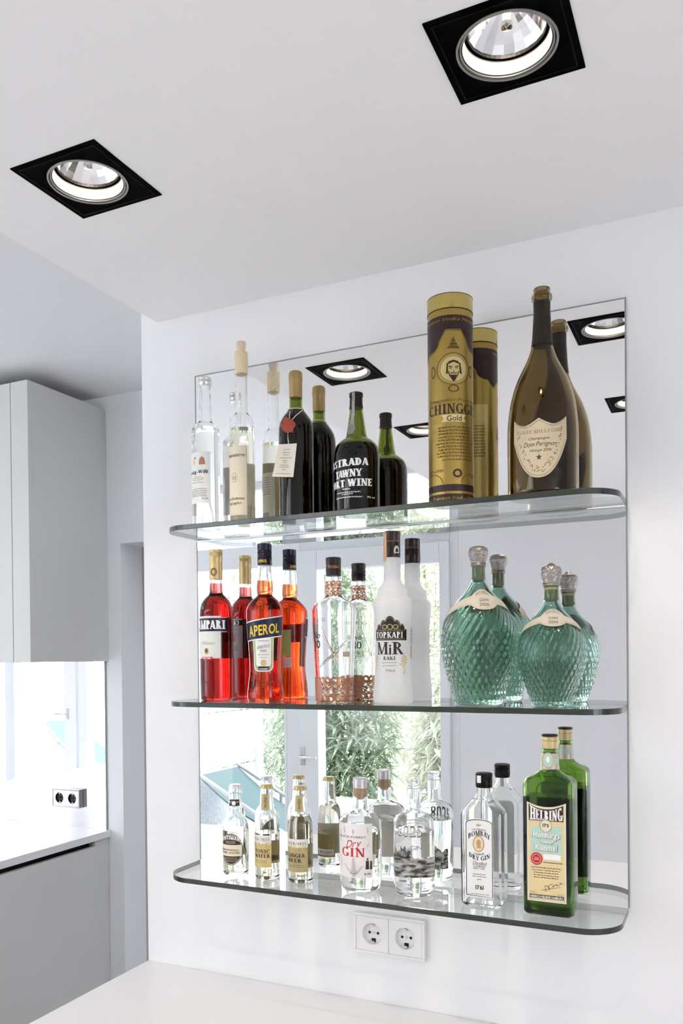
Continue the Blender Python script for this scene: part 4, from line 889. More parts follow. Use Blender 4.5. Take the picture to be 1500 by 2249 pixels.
b = Bottle('spirit_bottle', 'clear anise spirit bottle with copper filigree foot and dark cap', 'bottle', .3638, -.0628, ZMS+e1, 'E')
b.set_body([(500, 262, 398), (530, 256, 405), (545, 248, 412), (562, 250, 410), (575, 254, 406), (700, 254, 406), (722, 250, 410), (745, 225, 440), (775, 178, 484), (805, 132, 524), (832, 114, 543), (870, 110, 549), (1000, 114, 546), (1250, 126, 536), (1500, 139, 526), (1700, 145, 519), (1775, 148, 515)])
b.glass(GLASS, None, t=.0045)
cp = b.ring('screw_cap', [(340, 258, 397), (347, 250, 404), (400, 250, 405), (404, 252, 403), (458, 252, 403), (462, 250, 405), (524, 253, 403)], BRCAP); captext(b, [('TEKIRDAG', 'bold', -38, 40, b.z(445, .016), b.z(418, .016))], COPPER, .0170, cp, .0008)
def lattice(b, name, zlo, zhi, n, m, par=None, off=.0007):
    """pierced metal belt: scalloped rings above and below, slanted leaves between"""
    mb = MB(); H = zhi-zlo; st = 360/n
    def ringp(uc, zc, hu, hz, k):
        T = [2*pi*i/16 for i in range(16)]; mb.loops([[b.pt(radians(uc+hu*q_*cos(t)), zc+hz*q_*sin(t), off) for t in T] for q_ in (k, 1)], cap0=False, cap1=False)
    for i in range(n):
        u_ = i*st; ringp(u_, zhi-H*.14, st*.56, H*.15, .55); ringp(u_+st/2, zlo+H*.13, st*.56, H*.14, .5)
        for k, (za, zb) in enumerate(((.30, .50), (.52, .74))):
            a0 = u_+(k*st*.5); mb.add([b.pt(radians(a0-st*.5), zlo+H*za, off), b.pt(radians(a0), zlo+H*(za+.02), off), b.pt(radians(a0+st*.55), zlo+H*zb, off), b.pt(radians(a0+st*.05), zlo+H*(zb-.07), off)], [(0, 1, 2, 3)])
            mb.add([b.pt(radians(a0-st*.5), zlo+H*(za+.13), off), b.pt(radians(a0-st*.1), zlo+H*(za+.13), off), b.pt(radians(a0+st*.3), zlo+H*(zb+.02), off), b.pt(radians(a0-st*.05), zlo+H*(zb+.04), off)], [(0, 1, 2, 3)])
    for zz_ in (.27, .505, .745):
        mb.loops([[b.pt(2*pi*i/64, zlo+H*(zz_+d_), off) for i in range(64)] for d_ in (-.012, .018)], cap0=False, cap1=False)
    return obj(name, mb, m, par or b.e)
lattice(b, 'copper_belt', .0012, b.z(1532), 16, COPPER); lattice(b, 'copper_collar', b.z(712), b.z(575), 10, COPPER)
MD = b.oval('copper_medallion', -58, b.z(1662), 22, .0268, mat('matt_copper', srgb(178, 128, 106), .5, .4), .0016); zf = lambda y: b.z(y, .038)
b.text([('No', 'serif', -66, -40, zf(1140), zf(1085), {'shear': .15}), ('10', 'serif', -63, -40, zf(1240), zf(1165))], INK, None); b.text([('TEKIRDAG', 'fine', -88, -24, zf(975), zf(940))], INKG, None); b.lines(-75, -38, [zf(y) for y in (1280, 1300, 1330, 1350, 1372)], .0016, INKG, None, seed=5)
b.patch('tax_sticker', 24, 47, zf(1330), zf(1280), mat('sticker', srgb(170, 152, 130), .6), .0004)
RIB = mat('glass_ridge', (.97, .98, .98, 1), .02, trans=1, ior=1.3)
for pp, w_ in (([(-38, 1010), (-25, 1140), (-8, 1270), (6, 1350), (16, 1420)], .0022), ([(-50, 1440), (-28, 1380), (0, 1300), (28, 1200), (55, 1150)], .0026)):
    pts = [b.pt(radians(u_), zf(y_), .0002) for u_, y_ in pp]; obj('glass_ridge', MB().tube(pts, w_, 8, taper=[.4, 1, 1.1, 1, .3]), GLASS, b.e, smooth=True)

b = Bottle('raki_bottle', 'frosted white spirit bottle with tall dark cap and black print', 'bottle', .4858, -.0577, ZMS+e1, 'E')
b.set_body([(330, 836, 992), (345, 832, 996), (480, 830, 998), (555, 829, 999), (590, 818, 1010), (620, 796, 1032), (655, 773, 1058), (690, 764, 1068), (725, 760, 1073), (738, 754, 1080), (748, 740, 1096), (775, 728, 1110), (800, 726, 1112), (850, 728, 1111), (920, 736, 1105), (1000, 743, 1100), (1150, 748, 1096), (1300, 749, 1096), (1450, 746, 1102), (1560, 741, 1110), (1660, 733, 1119), (1745, 728, 1125), (1772, 731, 1122)])
obj('frosted_body', MB().lathe([(.0004, 0)]+[(r, z) for z, r in b.p]+[(.0004, b.p[-1][0])], 64), FROST, b.e, smooth=True)
cp = b.ring('screw_cap', [(82, 838, 985), (88, 829, 994), (178, 829, 995), (184, 832, 992), (188, 832, 992), (193, 830, 996), (340, 832, 998), (346, 835, 996)], DKBROWN)
b.ring('tear_band', [(178, 828.5, 995.5), (189, 829, 996)], mat('red_brown_band', srgb(120, 60, 50), .4), parent=cp)
R0 = b.R; b.R = lambda z: .0163
TS = b.patch('tax_strip', -82, -38, b.z(380), b.z(95), mat('orange_strip', srgb(214, 170, 130), .6), .0004, cp); b.lines(-74, -46, [b.z(y) for y in (250, 280, 310, 340)], .002, mat('orange_ink', srgb(196, 120, 40), .6), TS, .0007, seed=2)
AR = b.patch('arch_emblem', 12, 54, b.z(296, .015), lambda t: b.z(265, .015)+.0085*sqrt(max(0, 1-t*t)), mat('emblem_grey', srgb(196, 190, 180), .5), .0004, cp); b.patch('arch_inner', 24, 44, b.z(285, .015), lambda t: b.z(268, .015)+.004*sqrt(max(0, 1-t*t)), DKBROWN, .0007, AR)
b.R = R0; zf = lambda y: b.z(y, .033); BLK = mat('brown_black_ink', srgb(38, 28, 22), .45)
L = b.patch('black_title_panel', -68, 50, zf(1165), zf(1055), BLK, .0004); b.stroke('panel_line', [(u_, zf(1152)) for u_ in range(-66, 49, 5)], .0007, KHAKI, L); b.stroke('panel_line', [(u_, zf(1064)) for u_ in range(-66, 49, 5)], .0007, KHAKI, L); b.text([('TOPKAPI', 'serif', -62, 34, zf(1140), zf(1080))], WHITEINK, L, .0008)
def dome(t):
    a = abs(t); return zf(1052)+.0245*sqrt(max(0, 1-(a/.42)**2)) if a < .30 else zf(1052)+.0172*sqrt(max(0, 1-((a-.42)/.30)**2)) if a < .72 else zf(1052)+.010*sqrt(max(0, 1-((a-.72)/.28)**2))
D_ = b.patch('domed_emblem', -58, 41, zf(1056), dome, BLK, .0004, L, cols=60); b.stroke('emblem_line', [(-8.5+46*t, zf(1056)+(dome(t)-zf(1056))*.88) for t in [i/40 for i in range(-39, 40)]], .0007, KHAKI, D_)
for u_, r_ in ((-8.5, .0055), (-26, .0045), (9, .0045)): b.oval('emblem_disc', u_, zf(1030), 9, r_, KHAKI, .0007, D_, inner=.7)
b.text([('M', 'serif', -57, -16, zf(1305), zf(1182)), ('i', 'bold', -12, -5, zf(1305), zf(1205)), ('R', 'serif', -1, 35, zf(1305), zf(1182))], BLK, None); b.text([('RAKI', 'serif', -32, 8, zf(1360), zf(1325))], BLK, None)
b.lines(-38, 14, [zf(1392), zf(1424)], .0022, mat('tan_ink', srgb(176, 152, 120), .6), None, seed=4, jag=.2); b.text([('70cl', 'sans', -24, 5, zf(1480), zf(1455))], INKG, None)
GR = []; rn = random.Random(2)
TANP = mat('pale_gold_print', srgb(216, 188, 140), .55)
for u0_, sg in ((36, 1), (-72, -1)):
    GR = []
    for k in range(22): a_ = rn.uniform(-14, 14); z_ = rn.uniform(1400, 1500); b_ = [(u0_+a_*(1520-z_)/110+1.9*cos(t), zf(z_)+.0013*sin(t)) for t in [2*pi*i/9 for i in range(9)]]; GR.append(b_)
    for k in range(9): a_ = 2*pi*k/9; GR.append([(u0_+3, zf(1360)), (u0_+3+11*cos(a_-.25), zf(1360)+.0085*sin(a_-.25)), (u0_+3+13*cos(a_), zf(1360)+.010*sin(a_)), (u0_+3+11*cos(a_+.25), zf(1360)+.0085*sin(a_+.25))])
    b.polys('grape_print', GR, TANP, .0004)
BKL = b.lines(140, 215, [zf(y) for y in range(1035, 1200, 16)], .0016, INKG, None, seed=6, jag=.05, name='back_print')
RD = mat('red_line', srgb(190, 60, 50), .5)
for pts in ([(146, 1215), (206, 1215), (206, 1345), (146, 1345), (146, 1215)], [(146, 1315), (206, 1315)], [(150, 1305), (165, 1228), (180, 1305), (150, 1305)]):
    b.stroke('warning_print', [(p0[0]+(p1[0]-p0[0])*k/6, zf(p0[1]+(p1[1]-p0[1])*k/6)) for p0, p1 in zip(pts[:-1], pts[1:]) for k in range(7)], .0010, RD)
b.oval('warning_ring', 192, zf(1268), 11, .0078, RD, .0005, inner=.85); b.text([('100%', 'sans', 158, 196, zf(1415), zf(1385))], INKG, None, name='back_lettering')

def decanter(X, Y, rows, level, label, n, stopper):
    b = Bottle('decanter', label, 'decanter', X, Y, ZMS+e1, 'F'); b.set_body(rows)
    zn = b.z(rows[7][0]); N = n*9
    def ribs(z):
        k = max(0, min(1, (zn-z)/.035))*max(0, min(1, (z-.003)/.012)); k2 = max(0, min(1, (zn-.03-z)/.05)); tri = lambda v: 1-2*abs((v/pi) % 1-.5); return [k*(.0026*tri(.5*n*(2*pi*i/N-z*8.5))+.0019*k2*tri(.5*n*(2*pi*i/N+z*10))) for i in range(N)]
    def ring(r, z, w, rb=None): return [((r+w*(rb[i] if rb else 0))*cos(2*pi*i/N), (r+w*(rb[i] if rb else 0))*sin(2*pi*i/N), z) for i in range(N)]
    pp = []
    for (z0, r0), (z1, r1) in zip(b.p[:-1], b.p[1:]):
        m_ = max(1, int((z1-z0)/.0016)); pp += [(z0+(z1-z0)*k/m_, r0+(r1-r0)*k/m_) for k in range(m_)]
    pp.append(b.p[-1]); rings = [ring(.0004, .0, 0)]+[ring(r-.0012, z, 1, ribs(z)) for z, r in pp]
    rings += [ring(r-.0040, z, .45, ribs(z)) for z, r in reversed(pp) if z > .008]+[ring(.0004, .010, 0)]
    obj('glass_body', MB().loops(rings), TEAL, b.e, smooth=True)
    b.liquid(TEALL, b.z(level), base=.0105, gap=.0046)
    return b
b = decanter(.6587, -.0731, [(212, 301, 414), (222, 306, 409), (285, 305, 411), (320, 300, 416), (350, 286, 430), (385, 262, 452), (420, 232, 484), (460, 198, 520), (505, 166, 552), (555, 137, 580), (610, 113, 604), (680, 98, 618), (755, 95, 622), (840, 102, 616), (930, 123, 597), (1020, 150, 572), (1110, 180, 545), (1192, 208, 520)], 682, 'larger green swirled-glass decanter with a woven pewter stopper', 30, 0)
ST_ = b.ring('stopper', [(65, 335, 385), (68, 315, 402), (80, 298, 420), (105, 290, 427), (130, 291, 426), (160, 299, 417), (180, 306, 411), (188, 303, 413), (193, 307, 410), (200, 303, 414), (206, 306, 410)], PEWTER, n=96, mod=lambda t, z, r: r*(1+(.035*(1 if (int(t*96/pi/6)+int(z*400)) % 2 else 0)*abs(sin(24*t+(1 if int(t/(2*pi)*8) % 2 else -1)*z*900)) if r > .012 and z > .262 else 0)))
b.ring('stopper_cork', [(206, 312, 405), (300, 318, 400), (320, 322, 396)], mat('grey_cork', srgb(150, 148, 112), .7))
zf = lambda y: b.z(y, .035)
def collar(b, uc, ht, y0, y1, yc0, yc1, names, hub):
    """paper neck collar: a strap round the shoulder with an oval centre"""
    zc_ = (zf(yc0)+zf(yc1))/2; hz = (zf(yc0)-zf(yc1))/2
    def lo(t): a = abs(t)*ht; return min(zf(y1)-.022*(abs(t))**2, 9) if a > hub else zc_-hz*sqrt(max(0, 1-(a/hub)**2)) if zc_-hz*sqrt(max(0, 1-(a/hub)**2)) < zf(y1)-.022*t*t else zf(y1)-.022*t*t
    def hi(t): a = abs(t)*ht; v = zf(y0)-.022*t*t; return max(v, zc_+hz*sqrt(max(0, 1-(a/hub)**2))) if a < hub else v
    L = b.patch('paper_collar', uc-ht, uc+ht, lo, hi, mat('collar_paper', srgb(200, 191, 174), .6), .0012, cols=64)
    b.stroke('collar_line', [(uc+ht*t, lo(t)+.0022) for t in [i/40 for i in range(-39, 40)]], .0005, KHAKI, L, .0016)
    b.text([('ROCHELT', 'fine', uc-hub*.62, uc+hub*.62, zc_+hz*.32, zc_+hz*.66, {'arc': .004, 'slope': 0})], INKG, L, .0018); b.text([(names[0], 'sans', uc-hub*.34, uc+hub*.34, zc_-hz*.16, zc_+hz*.12, {'shear': .3}), (names[1], 'sans', uc-hub*.30, uc+hub*.30, zc_-hz*.66, zc_-hz*.34)], INKG, L, .0018)
collar(b, 12, 88, 405, 475, 368, 522, ('Quitte', '2006'), 34); b.patch('back_label', 150, 205, zf(520), zf(430), BEIGE, .001)
b = decanter(.7906, -.0856, [(352, 823, 943), (362, 828, 938), (420, 826, 940), (460, 821, 945), (485, 812, 953), (510, 798, 968), (540, 776, 990), (575, 745, 1022), (620, 710, 1056), (670, 681, 1086), (730, 660, 1108), (800, 650, 1118), (870, 652, 1116), (940, 666, 1102), (1010, 688, 1078), (1090, 715, 1056), (1160, 738, 1038), (1196, 748, 1030)], 882, 'smaller green swirled-glass decanter with a crown-shaped pewter stopper', 30, 1)
b.ring('stopper', [(185, 872, 892), (192, 862, 902), (205, 850, 915), (214, 822, 944), (235, 810, 950), (262, 808, 952), (290, 814, 949), (318, 822, 946), (330, 820, 947), (336, 825, 943), (345, 822, 945)], PEWTER, n=72, mod=lambda t, z, r: r*(1+(.05*abs(sin(5*t+sin(z*500)))+.03*sin(15*t)*sin(z*700) if r > .008 and z > .222 else 0)))
b.ring('stopper_cork', [(345, 830, 935), (440, 838, 930), (460, 842, 926)], MATS['grey_cork']); zf = lambda y: b.z(y, .032)
collar(b, 4, 88, 548, 605, 510, 640, ('Schlehe', '2006'), 36); b.patch('back_label', 150, 205, zf(650), zf(570), BEIGE, .001)

# ---------------------------------------------------------------- lowest shelf
def crown_cap(b, y0, y1, xl, xr, m):
    zb, zt_ = b.z(y1), b.z(y0); r = (xr-xl)/2*b.k*b.dep/FPX
    pr = [(r*1.0, zb), (r*.99, zb+.0012), (r*.93, zb+(zt_-zb)*.55), (r*.86, zt_-.0008), (r*.6, zt_)]
    return b.ring('crown_cap', None, m, n=84, mod=lambda t, z, q: q*(1+(.035*sin(21*t)*max(0, 1-(z-zb)/(zt_-zb)*1.6)) if q > r*.5 else 1), zr=pr)
b = Bottle('tonic_bottle', 'small tonic bottle with white crown cap and dark oval label', 'bottle', .1337, -.0669, ZBS+e1, 'G')
b.set_body([(285, 576, 678), (312, 574, 680), (325, 563, 688), (345, 564, 688), (356, 574, 680), (380, 572, 682), (430, 564, 688), (470, 560, 690), (490, 561, 690), (498, 566, 688), (540, 566, 689), (562, 555, 700), (585, 533, 720), (615, 516, 736), (655, 507, 744), (700, 504, 748), (1040, 505, 748), (1070, 507, 746)])
b.glass(GLASS, b.z(690)); b.liquid(PALEL, b.z(690)); crown_cap(b, 265, 308, 564, 691, mat('white_crown', (.72, .71, .70, 1), .3, .3)); zf = lambda y: b.z(y, .025)
NL = b.patch('neck_label', -62, 38, zf(482), zf(420), BROWNI, .0004); b.oval('neck_emblem', -14, zf(455), 16, .0044, WHITEINK, .0007, NL, pw=.8); b.text([('FINE', 'bold', -52, -34, zf(448), zf(440))], WHITEINK, NL, .0008); b.text([('1905', 'bold', 8, 28, zf(448), zf(440))], WHITEINK, NL, .0008)
zc_, hz = zf(882), (zf(733)-zf(1030))/2
L = b.oval('oval_label', -24, zc_, 56, hz, BROWNI, .0004); b.oval('label_ring', -24, zc_, 52, hz*.95, CREAM, .0006, L, inner=.965)
b.patch('cream_band', -76, 27, zf(945), zf(838), CREAM, .0008, L); b.text([('FENTIMANS', 'fat', -76, 26, zf(820), zf(785), {'arc': .0075})], WHITEINK, L, .0010)
b.text([('PREMIUM INDIAN', 'sans', -78, 12, zf(893), zf(878)), ('TONIC WATER', 'sans', -78, 17, zf(922), zf(902))], BROWNI, L, .0012); b.lines(-50, 2, [zf(806), zf(816), zf(826)], .0010, CREAM, L, .0010, seed=7, jag=.3); b.lines(-62, 10, [zf(y) for y in (962, 974, 986, 998)], .001, CREAM, L, .0010, seed=3, jag=.3)

def mixer(X, Y, rows, level, liq, cap, label, uc, t1, t2, zs_, neck, body):
    b = Bottle('mixer_bottle', label, 'bottle', X, Y, ZBS+e1, 'G'); b.set_body(rows); b.glass(GLASS, b.z(level)); b.liquid(liq, b.z(level)); crown_cap(b, *cap, mat('gold_crown', srgb(178, 160, 112), .3, .7))
    zf = lambda y: b.z(y, .022)
    R0 = b.R; N_ = b.patch('neck_label', neck[0], neck[1], zf(neck[3]), zf(neck[2]), KHAKI, .0004); nu = (neck[0]+neck[1])/2+4; zt_ = zf(neck[2]); zb = zf(neck[3]); zh = zt_-zb
    tr_ = [[(nu-2.5, zb+zh*.25), (nu+2.5, zb+zh*.25), (nu+1.2, zb+zh*.5), (nu-1.2, zb+zh*.5)], [(nu-9, zb+zh*.2), (nu+9, zb+zh*.2), (nu+9, zb+zh*.23), (nu-9, zb+zh*.23)]]; rn = random.Random(int(X*1000))
    for k in range(36):
        a_ = rn.uniform(0, 2*pi); q_ = sqrt(rn.random()); u_ = nu+15*q_*cos(a_); z_ = zb+zh*(.62+.17*q_*sin(a_)); tr_.append([(u_-1.6, z_), (u_, z_+.0008), (u_+1.6, z_), (u_, z_-.0008)])
    b.polys('tree_emblem', tr_, BROWNI, .0007, N_)
    L = b.patch('label', uc-58, uc+57, zf(zs_[3]), zf(zs_[0]), mat('mixer_white', srgb(226, 222, 216), .5), .0003); G_ = b.patch('gold_field', uc-58, uc+57, zf(zs_[3]), zf(zs_[1]), body, .0005, L)
    b.text([('FEVER-TREE', 'fine', uc-58, uc+50, zf(zs_[4]), zf(zs_[4]-24))], mat('dark_gold_text', srgb(96, 84, 56), .5), L, .0007); rn = random.Random(4)
    b.polys('leaf_print', [[(u_-3, z_), (u_, z_+.0014), (u_+3, z_+.0004), (u_, z_-.0010)] for u_, z_ in ((rn.uniform(uc-56, uc+54), zf(rn.uniform(zs_[1]-16, zs_[2]-10))) for k in range(70))], mat('leaf_gold', srgb(206, 176, 88), .45, .2), .0008, G_)
    b.text([(t1[0], 'serif', t1[1], t1[2], zf(t1[3]), zf(t1[4])), (t2[0], 'serif', t2[1], t2[2], zf(t2[3]), zf(t2[4]))], BROWNI, G_, .0009); b.lines(uc-40, uc+40, [zf(zs_[3]-62), zf(zs_[3]-46)], .0009, BROWNI, G_, .0009, seed=3)
    L = b.patch('back_label', uc+122, uc+238, zf(zs_[3]), zf(zs_[1]), (MATS.get('back_khaki') or translucent('back_khaki', srgb(168, 152, 108), .8)), .0003); b.lines(uc+130, uc+230, [zf(y) for y in range(int(zs_[1])+18, int(zs_[2])+70, 14)], .001, GOLDD, L, seed=4, jag=.1); BC = b.patch('barcode_panel', uc+130, uc+215, zf(zs_[3]-24), zf(zs_[3]-76), PAPER, .0005, L); b.polys('barcode', [[(uc+134+i*4, zf(zs_[3]-30)), (uc+136+i*4, zf(zs_[3]-30)), (uc+136+i*4, zf(zs_[3]-70)), (uc+134+i*4, zf(zs_[3]-70))] for i in range(19)], INK, .0008, BC)
    b.text([('FEVER-TREE', 'fine', uc+134, uc+226, zf(zs_[4]), zf(zs_[4]-20))], MATS['dark_gold_text'], None, name='back_lettering')
    return b
mixer(.2122, -.0719, [(285, 873, 975), (302, 872, 977), (318, 866, 982), (345, 868, 980), (365, 864, 982), (440, 860, 986), (505, 856, 992), (530, 848, 1002), (560, 832, 1020), (600, 818, 1035), (650, 813, 1042), (720, 812, 1044), (1080, 815, 1046), (1100, 816, 1044)], 715, PALEL, (262, 303, 862, 986), 'small tonic water bottle with gold crown cap and bright gold label', -38, ('TONIC', -66, 12, 915, 880), ('WATER', -66, 13, 958, 924), (748, 830, 905, 1050, 798), (-52, 20, 365, 520), mat('bright_gold_field', srgb(204, 186, 130), .45, .15))
mixer(.2876, -.0688, [(300, 1184, 1292), (318, 1184, 1293), (332, 1178, 1299), (358, 1180, 1297), (380, 1174, 1300), (460, 1170, 1304), (525, 1166, 1309), (550, 1156, 1320), (580, 1140, 1336), (620, 1128, 1347), (675, 1122, 1353), (740, 1121, 1356), (1110, 1122, 1357), (1130, 1124, 1355)], 560, CLOUDY, (278, 319, 1174, 1303), 'small ginger beer bottle with cloudy liquid and dull khaki label', -22, ('GINGER', -70, 20, 955, 920), ('BEER', -64, 4, 1003, 968), (785, 865, 945, 1095, 838), (-44, 22, 380, 535), KHAKI)

b = Bottle('gin_bottle', 'clear gin bottle with grey-capped cork and white botanical label', 'bottle', .4177, -.0638, ZBS+e1, 'H')
b.set_body([(300, 410, 544), (330, 409, 545), (490, 408, 546), (510, 406, 550), (522, 396, 560), (534, 362, 592), (548, 325, 628), (564, 298, 652), (585, 281, 669), (615, 275, 676), (660, 275, 677), (1150, 280, 672), (1185, 286, 668), (1208, 296, 660)])
b.glass(GLASS, b.z(690), t=.004); b.liquid(CLEARL, b.z(690), base=.012)
b.ring('stopper_cap', [(205, 418, 536), (211, 409, 545), (298, 409, 546)], mat('grey_stopper', (.56, .54, .54, 1), .35, .6)); b.ring('stopper_cork', [(298, 419, 536), (345, 420, 535), (380, 428, 526), (400, 444, 510), (410, 460, 495)], CORK); zf = lambda y: b.z(y, .038)
L = b.patch('label', -82, 32, zf(1150), zf(640), mat('pinkish_label', srgb(232, 226, 224), .6), .0003)
b.text([('BLACK FOREST', 'sans', -66, 14, zf(775), zf(755), {'slope': 0})], INK, L); b.text([('Dry', 'sans', -42, -2, zf(862), zf(792), {'shear': .35, 'slope': .002})], REDI, L); b.text([('GIN', 'serif', -58, 10, zf(950), zf(868))], REDI, L); b.text([('0,5L', 'serif', 8, 28, zf(1120), zf(1103))], BROWNI, L)
TW = mat('twig_print', srgb(120, 108, 104), .6); rn = random.Random(9)
def twig(uc, y0, y1, n_, l, lean=0):
    b.stroke('botanical_print', [(uc+lean*k/5, zf(y0+(y1-y0)*k/5)) for k in range(6)], .0005, TW, L)
    for k in range(n_):
        t = (k+1)/(n_+1); yy = y0+(y1-y0)*t
        for sg in (-1, 1): b_ = l*(1-t*.6); leaves.append([(uc+lean*t, zf(yy)), (uc+lean*t+sg*b_*.6, zf(yy-b_*1.6)), (uc+lean*t+sg*b_, zf(yy-b_*2.6)), (uc+lean*t+sg*b_*.4, zf(yy-b_*1.9))])
leaves = []
for a in ((-20, 1140, 960, 9, 11, 0), (-20, 1140, 1030, 6, 8, 26), (-20, 1140, 1020, 6, 8, -30), (-20, 740, 690, 4, 5, 0), (-48, 740, 670, 5, 5, 0), (18, 730, 670, 4, 4, 0), (-64, 830, 700, 5, 5, 0), (16, 860, 820, 3, 4, 6), (-62, 1060, 980, 4, 4, 0)): twig(*a)
b.polys('botanical_leaves', leaves, TW, .0005, L)
b.polys('figure_print', [[(12, zf(1068)), (22, zf(1068)), (21, zf(985)), (13, zf(985))], [(24, zf(1070)), (31, zf(1070)), (30, zf(990)), (25, zf(990))], [(15, zf(980)), (20, zf(980)), (19, zf(960)), (16, zf(960))]], BROWNI, .0005, L)

b = Bottle('gin_bottle', 'round clear gin bottle with glass stopper and a mountain picture inside', 'bottle', .5267, -.0620, ZBS+e1, 'H')
b.set_body([(300, 918, 1042), (330, 916, 1045), (460, 915, 1046), (490, 911, 1050), (510, 902, 1060), (528, 872, 1088), (545, 838, 1120), (565, 808, 1148), (590, 793, 1164), (625, 788, 1170), (680, 787, 1172), (1150, 785, 1175), (1215, 790, 1170), (1260, 805, 1152)])
b.glass(GLASS, b.z(690), t=.004); b.liquid(CLEARL, b.z(690), base=.016)
b.ring('glass_stopper', [(225, 918, 1036), (229, 914, 1041), (246, 913, 1042), (252, 920, 1034), (288, 921, 1034), (296, 916, 1039)], GLASS); b.ring('stopper_ring', [(297, 914, 1044), (303, 914, 1044)], mat('clear_gasket', (.85, .85, .85, 1), .2, trans=.6)); b.ring('stopper_plug', [(306, 936, 1022), (390, 942, 1016), (402, 950, 1008)], GLASS)
zf = lambda y: b.z(y, .036)
for d_, m_, o_ in ((.0007, INK, .0004), ):
    b.text([('8025', 'bold', -49, 23, zf(758)-d_, zf(668)+d_)], INK, None, .0004); 
b.text([('8025', 'sans', -47.5, 21.5, zf(756), zf(671))], mat('silver_ink', (.62, .61, .60, 1), .4, .3), None, .0007); b.text([('GIN', 'sans', -10, 22, zf(885), zf(845))], mat('blue_grey_ink', srgb(110, 128, 160), .5), None, .0004)
MT = mat('mountain_print', srgb(58, 50, 46), .6, noise=(150, srgb(236, 234, 232), .09)); rn = random.Random(12); jag_ = [rn.uniform(-1, 1) for k in range(60)]
def ridge(t): x = (t+1)*14; i = int(x); f_ = x-i; return zf(1010)+.006*(jag_[i]*(1-f_)+jag_[i+1]*f_)+.003*sin(t*9)
b.patch('mountain_picture', 96, 264, zf(1215), ridge, MT, -.0032, cols=60); b.lines(150, 205, [zf(y) for y in (700, 716, 732, 748, 790, 806)], .0012, INKG, None, .0004, seed=3, name='back_print')

b = Bottle('gin_bottle', 'square-shouldered clear gin bottle with black cap and arched white label', 'bottle', .6648, -.0692, ZBS+e1, 'I', rot=0.0)
zz = lambda y: b.z(y); hw = lambda x0_, x1_: (x1_-x0_)/2*b.k*b.dep/FPX
wz = [(0, .0335, .0275), (.0015, .0350, .029), (.005, .0365, .0305), (zz(790), .0372, .031), (zz(765), .0366, .0304), (zz(735), .0325, .0275), (zz(700), .0258, .0235), (zz(665), .0205, .0198), (zz(635), .0162, .0160), (zz(600), .0126, .0126), (zz(570), .0125, .0125), (zz(520), .0125, .0125)]
b.box_body(GLASS, wz, zz(660), .0085, level=zz(1450), t=.0035); b.box_liquid(CLEARL, zz(1450))
b.ring('screw_cap', [(452, 240, 350), (458, 230, 361), (480, 229, 362), (484, 234, 357), (492, 229, 362), (496, 234, 357), (504, 229, 362), (548, 230, 361), (566, 236, 357)], BLK2)
zf = lambda y: b.z(y, .034); kx = b.k*(b.dep-.032)/FPX/cos(.26); X_ = lambda x: (x-271)*kx-.0012
L = b.patch('label', X_(163), X_(378), zf(1446), lambda t: zf(862)+(zf(820)-zf(862))*sqrt(max(0, 1-t*t)), PAPER, .0003, cols=32, rows=2)
b.stroke('label_border', [(X_(170), zf(1428)), (X_(170), zf(860))]+[(X_(271-101*cos(pi*i/20)), zf(860)+(zf(828)-zf(860))*sin(pi*i/20)) for i in range(1, 20)]+[(X_(372), zf(860)), (X_(372), zf(1436)), (X_(170), zf(1428))], .0012, INK, L, .0006)
b.text([('THE ORIGINAL', 'sans', X_(212), X_(330), zf(918), zf(905), {'arc': .0022})], INKG, L); b.text([('BOMBAY', 'serif', X_(186), X_(356), zf(985), zf(945), {'arc': .0075})], INK, L); b.text([('LONDON', 'serif', X_(232), X_(308), zf(1100), zf(1083), {'arc': -.002})], INKG, L); b.text([('DRY GIN', 'serif', X_(192), X_(352), zf(1122), zf(1086), {'arc': -.0066})], INK, L)
b.text([('Distilled', 'sans', X_(218), X_(322), zf(1186), zf(1158), {'shear': .4})], INKG, L); b.text([('LONDON', 'serif', X_(226), X_(316), zf(1204), zf(1190)), ('DRY GIN', 'serif', X_(226), X_(312), zf(1220), zf(1207))], INKG, L)
b.lines(X_(215), X_(330), [zf(1262), zf(1280)], .0016, INKG, L, seed=5, word=.14); b.lines(X_(250), X_(290), [zf(1303)], .0016, INKG, L, seed=6, word=.3); b.text([('1761', 'serif', X_(240), X_(302), zf(1378), zf(1348))], INK, L); b.lines(X_(180), X_(366), [zf(1418)], .0012, INKG, L, seed=2, word=.1)
md = mat('medal_gold', srgb(196, 162, 112), .5, .2); O = b.oval('medallion', X_(266), zf(1018), .0106, .0150, md, .0005, L); b.oval('medallion_field', X_(266), zf(1018), .0086, .0126, mat('medal_field', srgb(226, 208, 180), .5), .0007, O)
b.polys('profile_portrait', [[(X_(266)-.003, zf(1018)-.008), (X_(266)+.004, zf(1018)-.008), (X_(266)+.004, zf(1018)+.001), (X_(266)-.002, zf(1018)+.001)], [(X_(266)-.0042, zf(1018)), (X_(266)-.003, zf(1018)-.0025), (X_(266)+.0035, zf(1018)-.001), (X_(266)+.0045, zf(1018)+.005), (X_(266), zf(1018)+.0082), (X_(266)-.0032, zf(1018)+.005)]], md, .0009, O); b.polys('crown_print', [[(X_(252), zf(880)), (X_(282), zf(880)), (X_(286), zf(860)), (X_(274), zf(870)), (X_(266), zf(856)), (X_(259), zf(870)), (X_(247), zf(860))]], md, .0006, L)
S_ = b.patch('seal_strip', -.0085, -.0005, b.z(672, .02), b.z(575, .014), PAPER, .0006, rows=8, cols=2); b.stroke('strip_border', [(-.0082, b.z(580, .015)), (-.0082, b.z(668, .02)), (-.0008, b.z(668, .02)), (-.0008, b.z(580, .015))], .0008, INK, S_, .0009)
